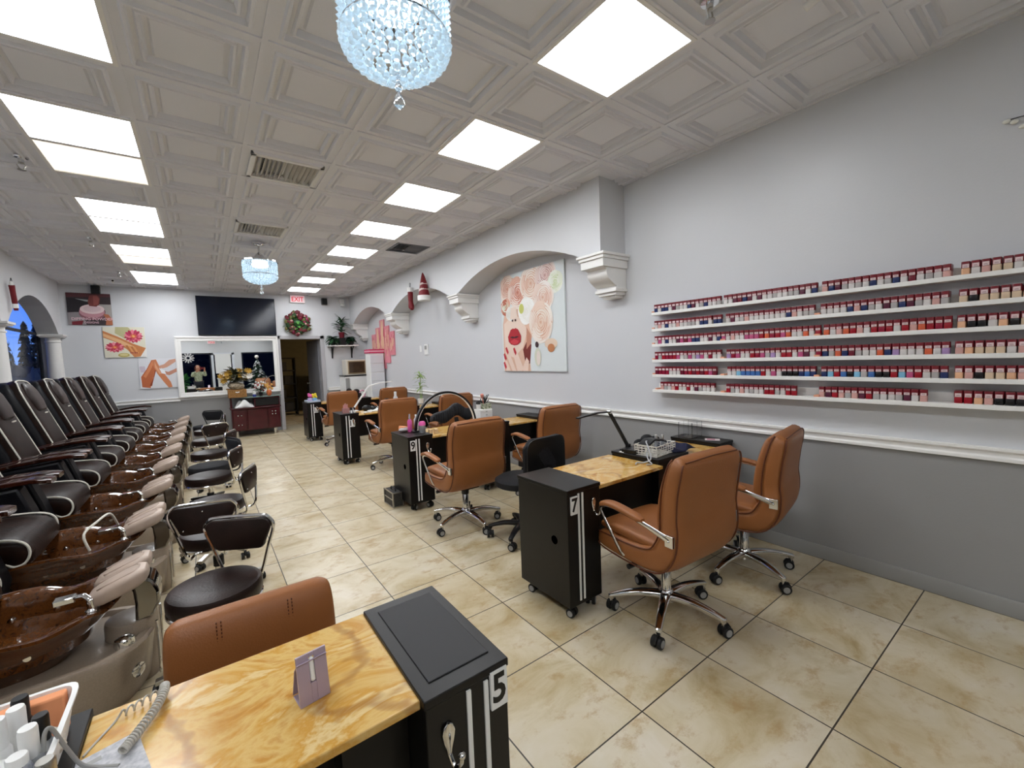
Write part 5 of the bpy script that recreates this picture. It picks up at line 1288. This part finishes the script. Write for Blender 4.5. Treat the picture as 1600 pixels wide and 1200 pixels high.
for x in (-.36,.40): G().lathe([(.022,0),(.028,.01),(.02,.13)],14,(x,.16,0)).build('leg', M_chrome, t)
cloth('plastic_bag', 'white crumpled bag lying on the lower shelf of the red console', (.66,10.62,.617), .34, .22, .17, M_white, 9, 'bag')
t = thing('wicker_box', 'wicker box with a small white bow tag on the console', 'basket', (.555, 10.66, .84)); M_wick = mat('wicker','a97c48',.8,col2='7a5428',vs=50,bump=.5,bs=50)
G().box(-.165,.165,-.12,.12,0,.17).build('box_body', M_wick, t, bevel=.008); G().ribbon([(-.035,-.124,.12),(0,-.13,.11),(.035,-.124,.12)], .02, .006, (0,0,1)).build('bow_tag', M_white, t)
t = thing('flower_vase', 'patterned round vase with yellow artificial flowers on the wicker box', 'flowers', (.555, 10.66, 1.01))
G().lathe([(.05,0),(.12,.02),(.145,.07),(.12,.12),(.06,.145),(.05,.15)], 24).build('vase', mat('patterned_vase','b5a68c',.4,col2='6f6350',vs=30), t)
leaves(t, mat('dull_leaf','4c4f2e',.6,col2='2c2f20',vs=9), (0,0,.14), 90, .24, .022, .8, 0, .24, 31, .2)
rnd = random.Random(12); M_yp = mat('yellow_petal','d9b24a',.6,col2='b9893a',vs=20); M_wp = mat('white_petal','ece6dc',.6)
for k in range(26):
    g = G()
    an = rnd.uniform(0,2*PI); rr = rnd.uniform(.08,.30); c = V((rr*math.cos(an), rr*math.sin(an)*.45, .24+rnd.uniform(0,.22)-.25*rr))
    for q in range(7):
        b = 2*PI*q/7; dd = V((math.cos(b), -.5, math.sin(b))).normalized(); s = V((-math.sin(b),0,math.cos(b)))
        g.add([c, c+dd*.03+s*.016, c+dd*.07, c+dd*.03-s*.016], [(0,1,2,3)])
    g.build('bloom', M_yp if k % 4 else M_wp, t, smooth=0)
t = thing('candle_cup', 'white and blue cup on the console glass beside the wicker box', 'cup', (.86,10.60,.838)); G().lathe([(.03,0),(.032,.05),(.034,.05),(.034,.10),(.03,.10),(.028,.02)],16).build('cup', M_white, t); G().lathe([(.0335,.0),(.0345,.045),(.034,.046)],16).build('band', M_blue, t)
t = thing('vase', 'orange vase with dried orange flowers on the right of the console', 'vase', (1.14,10.62,.838)); G().lathe([(.03,0),(.05,.04),(.05,.10),(.035,.13)],18).build('vase', mat('orange_glaze','c86a3a',.3), t); g = G()
for k in range(12): g.sph((rnd.uniform(-.06,.06), rnd.uniform(-.04,.04), rnd.uniform(.14,.24)), .028, 7)
g.build('bloom', mat('orange_bloom','d8a45a',.7), t)
t = thing('greenery_arrangement', 'small arrangement of white and red berries on the console between cup and orange vase', 'flowers', (.99,10.70,.838)); G().lathe([(.03,0),(.04,.08),(.035,.08)],14).build('pot', M_blackp, t); leaves(t, M_leaf, (0,0,.08), 40, .14, .02, .8, 0, .10, 44, .3); g = G()
for k in range(14): g.sph((rnd.uniform(-.10,.10), rnd.uniform(-.06,.06), rnd.uniform(.10,.25)), .018, 7)
g.build('berry', mat('berry_red','a32430',.4), t); g = G()
for k in range(12): g.sph((rnd.uniform(-.12,.12), rnd.uniform(-.06,.06), rnd.uniform(.10,.30)), .022, 7)
g.build('white_berry', M_white, t)
# things in the back room
M_dk = mat('dark_furniture','1d1a18',.6)
t = thing('storage_shelf', 'dark storage shelf at the left of the back room', 'shelf', (1.95,14.2,0)); g = G()
for x in (-.28,.26): g.box(x,x+.03,-.2,.2,0,1.7)
for z in (.1,.5,.9,1.3,1.67): g.box(-.28,.29,-.2,.2,z,z+.03)
g.build('shelf_frame', M_dk, t); 
for k,(x,z) in enumerate([(-.1,.53),(.1,.93),(-.05,1.33),(.08,.13)]): tag(G().box(-.11,.11,-.12,.12,0,.24).build('storage_box', mat('dim_box','4a463e',.7), loc=(1.95+x,14.2,z)), 'dim box on the back room shelf, %s from the floor' % ORD[[.13,.53,.93,1.33].index(z)], 'box', 'boxes on the back room shelf')
t = thing('tall_locker', 'tall dark locker at the right of the back room', 'locker', (3.15,14.6,0)); G().box(-.32,.32,-.25,.25,0,1.55).build('body', M_blackp, t, bevel=.005); G().box(-.31,.31,-.27,-.25,.02,1.53).build('door', M_blackp, t)
t = thing('dining_chair', 'dark wooden chair standing in the back room', 'chair', (2.62,13.6,0), R(160)); 
for x in (-.19,.19):
    G().box(x-.018,x+.018,-.2,-.165,0,.95).build('leg', M_dk, t); G().box(x-.018,x+.018,.165,.2,0,.45).build('leg', M_dk, t)
G().box(-.21,.21,-.2,.2,.44,.48).build('seat', M_dk, t); G().box(-.2,.2,-.195,-.17,.72,.95).build('backrest', M_dk, t)
dr = thing('open_door', 'grey door standing open into the back room', 'door', (DX1-.02, YB+.17, 0), R(97)); G().box(0,.80,-.02,.02,.01,DZ-.02).build('door_leaf', mat('dim_grey_door','77777c',.5), dr, bevel=.003)
G().lathe([(.025,0),(.025,.008),(.01,.012),(.01,.04),(.026,.05),(.026,.065),(.01,.07)],16).build('door_knob', M_chrome, dr).matrix_local = M.Translation((.73,.02,1.0)) @ M.Rotation(R(-90),4,'X')
# ================================================================== CHANDELIERS
M_cry = mat('crystal','eaf6ff',.05,trans=.55,ior=1.5,emit='def4fd',es=.07); M_cryd = mat('crystal_clear','f4faff',.03,trans=.9,ior=1.5); M_led = mat('led_core','ffffff',.5,emit='d4ecff',es=3.6)  # drum and bowl crystals emit faintly, standing in for LED light from behind
def chandelier(x, y, lab):
    t = thing('chandelier', lab, 'chandelier', (x, y, ZC), 0, 'round crystal chandeliers')
    G().lathe([(.075,0),(.075,-.02),(.05,-.03),(.02,-.04)], 28).build('canopy', M_chrome, t); G().lathe([(.012,-.03),(.012,-.12),(.04,-.15),(.07,-.20),(.075,-.22)], 24).build('stem', M_chrome, t)
    G().lathe([(.07,-.215),(.20,-.225),(.215,-.235),(.215,-.25),(.20,-.255),(.05,-.25)], 40).build('rim_plate', M_chrome, t)
    G().lathe([(.03,-.26),(.09,-.262),(.10,-.28),(.09,-.31),(.02,-.32)], 24).build('lamp_core', M_led, t)
    g = G()
    def gem(c, r, h): g.add([c+V((0,0,h)), c+V((r,0,0)), c+V((0,r,0)), c+V((-r,0,0)), c+V((0,-r,0)), c+V((0,0,-h))], [(0,1,2),(0,2,3),(0,3,4),(0,4,1),(5,2,1),(5,3,2),(5,4,3),(5,1,4)])
    for k in range(44):
        a = 2*PI*k/44
        for q in range(7):
            gem(V((.195*math.cos(a), .195*math.sin(a), -.265-.022*q)), .0125, .0125)
    g.build('crystal_drum', M_cry, t, smooth=0)
    G().tube([(.196*math.cos(R(a)), .196*math.sin(R(a)), -.418) for a in range(0,360,10)], .004, 6, closed=True).build('lower_ring', M_chrome, t)
    g = G()
    for q in range(7):
        th = R(6+13*q); rr = .192*math.cos(th); z = -.425-.10*math.sin(th); n = max(1, int(2*PI*rr/.034))
        for k in range(n):
            a = 2*PI*(k+.5*(q%2))/n; g.sph((rr*math.cos(a), rr*math.sin(a), z), .0165, 8)
    g.build('crystal_bowl', M_cry, t)
    g = G().sph((0,0,-.545), .010, 10).sph((0,0,-.566), .010, 10).sph((0,0,-.588), .015, 10, 0, (1,1,1.2)); g.tube([(0,0,-.52),(0,0,-.60)], .0015, 6)
    g.lathe([(.001,-.602),(.010,-.615),(.022,-.640),(.019,-.655),(.008,-.664),(.001,-.666)], 12); g.build('pendant', M_cryd, t)
    return t
chandelier(.664, 1.565, 'round crystal chandelier glowing blue-white, nearest the camera at the top edge')
chandelier(.70, 6.50, 'smaller looking round crystal chandelier hanging deeper in the room')
t = thing('added_fill_lamp', 'unseen round fill lamp added to brighten the back room', 'ceiling lamp', (3.9, 13.0, 2.8)); G().lathe([(.15,0),(.15,-.04),(.12,-.06),(.001,-.06)],24).build('shade', mat('fill_lamp_glow','fff1d8',.5,emit='ffdca8',es=45), t)  # added lamp, never in view, lifts the dark room behind the doorway
# ================================================================== SHOP FRONT (reflected in the mirror)
t = thing('notice_board', 'white notice board hung inside the glass front door', 'notice board', (.83, YF+.02, 1.70)); G().box(-.32,.32,-.0,.02,-.5,.45).build('board', M_white, t); 
t = thing('snowflake_decoration', 'white paper snowflake hung in the dark front window, seen in the mirror', 'decoration', (-.52, YF-.012, 1.98)); g = G()
for k in range(12):
    a = 2*PI*k/12; d = V((math.cos(a),0,math.sin(a))); s = V((-math.sin(a),0,math.cos(a)))
    g.ribbon([d*.06, d*.24], .022, .006, s).ribbon([d*.13-s*.03, d*.18, d*.13+s*.03], .014, .006, d).ribbon([d*.18-s*.04, d*.23, d*.18+s*.04], .014, .006, d)
g.tube([(.10*math.cos(R(a)),0,.10*math.sin(R(a))) for a in range(0,360,20)], .012, 6, closed=True); g.build('snowflake', M_white, t); G().tube([(0,0,.23),(0,0,.25)], .003).build('string', M_white, t)
t = thing('christmas_tree', 'snowy christmas tree by the shop front, seen in the mirror', 'christmas tree', (2.2, YF+.6, 0))
rnd = random.Random(6); g = G(); gs = G(); gb = G()
for k in range(420):
    q = rnd.random()**.7; z = .35+1.45*(1-q); a = rnd.uniform(0,2*PI); r = .55*q+.04; p0 = V((.15*r*math.cos(a), .15*r*math.sin(a), z+.10)); p1 = V((r*math.cos(a), r*math.sin(a), z)); s = V((-math.sin(a), math.cos(a), 0))*.05
    (gs if k % 3 == 0 else g).add([p0, p1-s, p1+(p1-p0)*.2, p1+s], [(0,1,2,3)])
    if k % 12 == 0: gb.sph(p1, .035, 8)
g.build('branch', mat('fir_green','1f3a22',.8), t, smooth=0); gs.build('snow_branch', mat('snow','e8ecee',.9), t, smooth=0); gb.build('bauble', mat('bauble_white','e6e2e4',.3), t); G().lathe([(.05,0),(.04,.6),(.02,1.7)],10).lathe([(.16,0),(.14,.06),(.03,.08)],14).build('trunk', M_dk, t); G().sph((0,0,1.95), .09, 12).build('tree_topper', mat('topper','fff6f0',.4), t)
t = thing('reception_counter', 'white reception counter by the shop front, seen in the mirror', 'counter', (1.0, YF+.95, 0)); G().box(-.45,.45,-.22,.22,0,.95).build('body', M_white, t, bevel=.01); G().box(-.48,.48,-.25,.25,.95,.98).build('counter_top', M_trim, t)
t = thing('potted_plant', 'green bushy plant beside the front window, seen in the mirror', 'plant', (-.75, YF+.5, 0)); G().lathe([(.13,0),(.18,.35),(.15,.35)],20).build('pot', M_white, t); leaves(t, mat('front_leaf','3f8a3a',.5), (0,0,.35), 130, .30, .05, .9, 0, .75, 71, .2)
# ------------------------------------------------------------------ photographer
def skinmesh(name, pts, edges, rad, m, parent, sub=2, root=0):
    me = bpy.data.meshes.new(name); me.from_pydata(pts, edges, []); me.materials.append(m); o = bpy.data.objects.new(name, me); COL.objects.link(o)
    o.modifiers.new('skin','SKIN'); 
    for v, r in zip(me.skin_vertices[0].data, rad): v.radius = (r, r) if not isinstance(r, tuple) else r
    me.skin_vertices[0].data[root].use_root = True
    if sub: k = o.modifiers.new('sub','SUBSURF'); k.levels = sub; k.render_levels = sub
    for p in me.polygons: p.use_smooth = True
    if parent: o.parent = parent
    return o
M_skin = mat('skin','c98f72',.5); M_hair = mat('auburn_hair','6e2f1c',.5,bump=.4,bs=80); M_knit = mat('pale_green_knit','c3cbb2',.85,col2='8f9a7c',vs=18); M_jean = mat('dark_trousers','23252e',.8)
px, py = -.17, -.46
P = thing('person', 'person in pale green patterned top holding up a red phone, seen in the mirror', 'person', (px, py, 0))
bp = [(0,0,.88),(0,-.01,1.02),(0,0,1.16),(0,.0,1.28),(0,.01,1.345),(0,.03,1.42),
      (-.09,0,.84),(-.10,.02,.47),(-.10,-.03,.09),(-.11,.10,.035),(.09,0,.84),(.10,.02,.47),(.10,-.03,.09),(.11,.10,.035),
      (-.17,.0,1.27),(-.20,.17,1.15),(-.02,.345,1.40),(.17,.0,1.27),(.25,.16,1.17),(.225,.36,1.41)]
be = [(0,1),(1,2),(2,3),(3,4),(4,5),(0,6),(6,7),(7,8),(8,9),(0,10),(10,11),(11,12),(12,13),(3,14),(14,15),(15,16),(3,17),(17,18),(18,19)]
br = [.14,.125,.135,.12,.055,.05,.085,.058,.042,.035,.085,.058,.042,.035,.058,.044,.028,.058,.044,.028]
body = skinmesh('body', bp, be, br, M_skin, P)
# clothing: sweater and trousers as slightly larger skins over the body
skinmesh('sweater', [bp[i] for i in (0,1,2,3,14,15)]+[(-.05,.315,1.365)]+[bp[17],bp[18],(.228,.33,1.375)]+[(0,.005,1.33)], [(0,1),(1,2),(2,3),(3,4),(4,5),(5,6),(3,7),(7,8),(8,9),(3,10)], [.155,.145,.152,.14,.074,.06,.044,.074,.06,.044,.075], M_knit, P)
skinmesh('trousers', [bp[i] for i in (0,6,7,8,10,11,12)], [(0,1),(1,2),(2,3),(0,4),(4,5),(5,6)], [.148,.10,.075,.062,.10,.075,.062], M_jean, P)
for sx in (-1, 1): G().tube(spline([(sx*.10,-.07,.045),(sx*.105,.02,.05),(sx*.11,.10,.04),(sx*.112,.16,.03)],4), spl([.04,.048,.045,.025],4), 12).build('shoe', M_rubber, P)
def face(q):
    pass
g = G(); rings = []
for z, rx, ry, yo in [(-.115,.03,.03,.045),(-.105,.045,.05,.03),(-.08,.056,.07,.015),(-.04,.066,.085,.003),(0,.073,.095,0),(.04,.076,.10,-.004),(.075,.068,.09,-.006),(.10,.048,.065,-.006),(.115,.015,.02,-.006)]:
    rings.append([(rx*math.cos(2*PI*j/24), .03+yo+ry*math.sin(2*PI*j/24), 1.50+z) for j in range(24)])
g.loft(rings); g.loft([[(u*s, .03+.088+d, 1.485+v) for u, v in rrect(.03*s, .05*s, 10, 2)] for d, s in ((0,1),(.015,.7),(.026,.35))])
for sx in (-1,1): g.sph((sx*.076,.02,1.49), .026, 10, 0, (.35,.7,1))
hd = g.build('head', M_skin, P, smooth=70)
for sx in (-1,1):
    G().sph((sx*.03,.118,1.508), .0115, 10).build('eye', M_white, hd); 
G().sph((0,.115,1.435), .022, 10, 0, (1.1,.4,.3)).build('mouth', mat('lips','a3474a',.5), hd)
g = G(); g.sph((0,.012,1.535), .098, 18, 0, (.92,1.05,.9)).sph((0,-.05,1.46), .085, 14, 0, (.95,.7,1.3))
for sx in (-1,1): g.tube(spline([(sx*.055,.07,1.57),(sx*.082,.03,1.52),(sx*.082,.0,1.43),(sx*.07,-.02,1.36)],4), spl([.02,.026,.026,.012],4), 10)
g.build('hair', M_hair, P)
# hands around the phone
def hand(side, wrist, palm, fings, thumb):
    pts = [wrist, palm]; skinmesh('hand', [wrist, ((wrist[0]+palm[0])/2,(wrist[1]+palm[1])/2,(wrist[2]+palm[2])/2), palm], [(0,1),(1,2)], [.025,(.034,.018),(.036,.016)], M_skin, P)
    for f in fings + [thumb]:
        skinmesh('finger', f, [(i,i+1) for i in range(len(f)-1)], [.0095,.009,.0085,.007][:len(f)], M_skin, P, 1)
fl_ = [[(-.0+.004*k,.375,1.44+.012*k),(.03,.40,1.452+.016*k),(.06+.004*k,.412,1.454+.018*k),(.078,.41,1.452+.019*k)] for k in range(4)]
hand(-1, (-.02,.345,1.40), (.0,.372,1.45), fl_, [(-.0,.372,1.43),(.03,.378,1.418),(.06,.388,1.425),(.08,.389,1.435)])
fr_ = [[(.235,.375,1.44+.012*k),(.25,.405,1.455+.016*k),(.238,.414,1.456+.018*k),(.222,.412,1.453+.019*k)] for k in range(4)]
hand(1, (.225,.36,1.41), (.236,.378,1.45), fr_, [(.236,.374,1.43),(.235,.380,1.418),(.215,.386,1.425),(.20,.387,1.433)])
t = tag(G().box(-.085,.085,-.005,.005,-.042,.042).build('phone', M_red, bevel=.004, loc=(px+.150, py+.398, 1.482)), 'red cased phone held up by the person in the mirror', 'phone')
G().lathe([(.012,0),(.012,.003),(.001,.003)],14).build('lens', M_blackp, t).matrix_local = M.Translation((.06,.005,.02)) @ M.Rotation(R(-90),4,'X')
# ------------------------------------------------------------------ outside the left windows
M_tree = mat('night_foliage','1b2620',.9,var=.4,vs=6)
def conifer(x, y, h, w, lab, seed):
    t = thing('conifer_tree', lab, 'tree', (x, y, 0), 0, 'dark conifers outside the left window'); rnd = random.Random(seed); g = G()
    for k in range(260):
        q = rnd.random(); z = h*(.08+.92*q); r = w*(1-q)**.8*rnd.uniform(.4,1)+.02; a = rnd.uniform(0,2*PI); p = V((r*math.cos(a), r*math.sin(a), z)); s = V((-math.sin(a),math.cos(a),0))*.08
        g.add([V((0,0,z+.15)), p-s, p+V((0,0,.12)), p+s], [(0,1,2,3)])
    g.build('foliage', M_tree, t, smooth=0); G().lathe([(.08,0),(.02,h*.95)],8).build('trunk', M_dk, t)
for k,(x,y,h,w) in enumerate([(-4.7,18.5,3.4,.5),(-4.6,20.5,3.1,.45),(-5.2,24.5,3.5,.5),(-4.5,16.4,3.3,.5),(-5.4,21.6,2.9,.6)]):
    conifer(x,y,h,w,'dark pointed conifer outside the left arch window, %s of the silhouettes' % ['tallest left','slim middle','far right','nearest right','low left'][k], k)
def hedge(u, v): 
    x, y = -3.2-.6*u, 10.5+13*v; return (x, y, 1.5+.3*noise.noise(V((x*2.2,y*1.4,3)))+.12*noise.noise(V((x*9,y*9,1))))
g = G().sheet(lambda u, v: (hedge(0,v)[0], hedge(0,v)[1], u*hedge(0,v)[2]), 6, 120).sheet(hedge, 12, 120)
tag(g.build('hedge', mat('night_hedge','5a5c60',.95,var=.5,vs=5), smooth=60), 'dark grey clipped hedge mass outside the left arch window', 'hedge')
struct(G().box(-14, -2.7, -6, 30, -.3, -.08).build('ground', mat('asphalt','2a2b2e',.9)))
# ================================================================== LIGHT, WORLD, CAMERA
w = bpy.data.worlds.new('World'); SC.world = w; w.use_nodes = True; N = w.node_tree.nodes; L = w.node_tree.links
bg = N['Background']; tc = N.new('ShaderNodeTexCoord'); sx = N.new('ShaderNodeSeparateXYZ'); L.new(tc.outputs['Generated'], sx.inputs[0])
up = ramp(N, L, sx.outputs[2], [(.0,'6a98e8'),(.12,'4f82ea'),(.35,'3358cc'),(1,'1f3284')])
side = ramp(N, L, math_(N, L, 'MULTIPLY_ADD', sx.outputs[1], .5, .5), [(.02,'04060d'),(.3,'101830'),(.5,'30406a'),(.8,'ffffff')])
L.new(mixc(N, L, 1.0, up, side, 'MULTIPLY'), bg.inputs['Color']); bg.inputs['Strength'].default_value = .8
cam = bpy.data.cameras.new('camera'); co = bpy.data.objects.new('camera', cam); COL.objects.link(co); SC.camera = co
FPX, YAW, PIT, ROL, HC_ = 661.26, .62904, -.06452, -.03699, 1.48724
fw = V((math.sin(YAW)*math.cos(PIT), math.cos(YAW)*math.cos(PIT), math.sin(PIT))); rt = V((math.cos(YAW), -math.sin(YAW), 0)); upv = rt.cross(fw)
r2 = rt*math.cos(ROL)+upv*math.sin(ROL); u2 = upv*math.cos(ROL)-rt*math.sin(ROL)
co.matrix_world = M(((r2.x,u2.x,-fw.x,0),(r2.y,u2.y,-fw.y,0),(r2.z,u2.z,-fw.z,HC_),(0,0,0,1)))
cam.sensor_fit = 'HORIZONTAL'; cam.sensor_width = 36; cam.lens = FPX/1600*36; cam.clip_start = .02; cam.clip_end = 200
SC.view_settings.view_transform = 'Standard'; SC.view_settings.look = 'None'; SC.view_settings.gamma = 1; SC.view_settings.exposure = 0.95
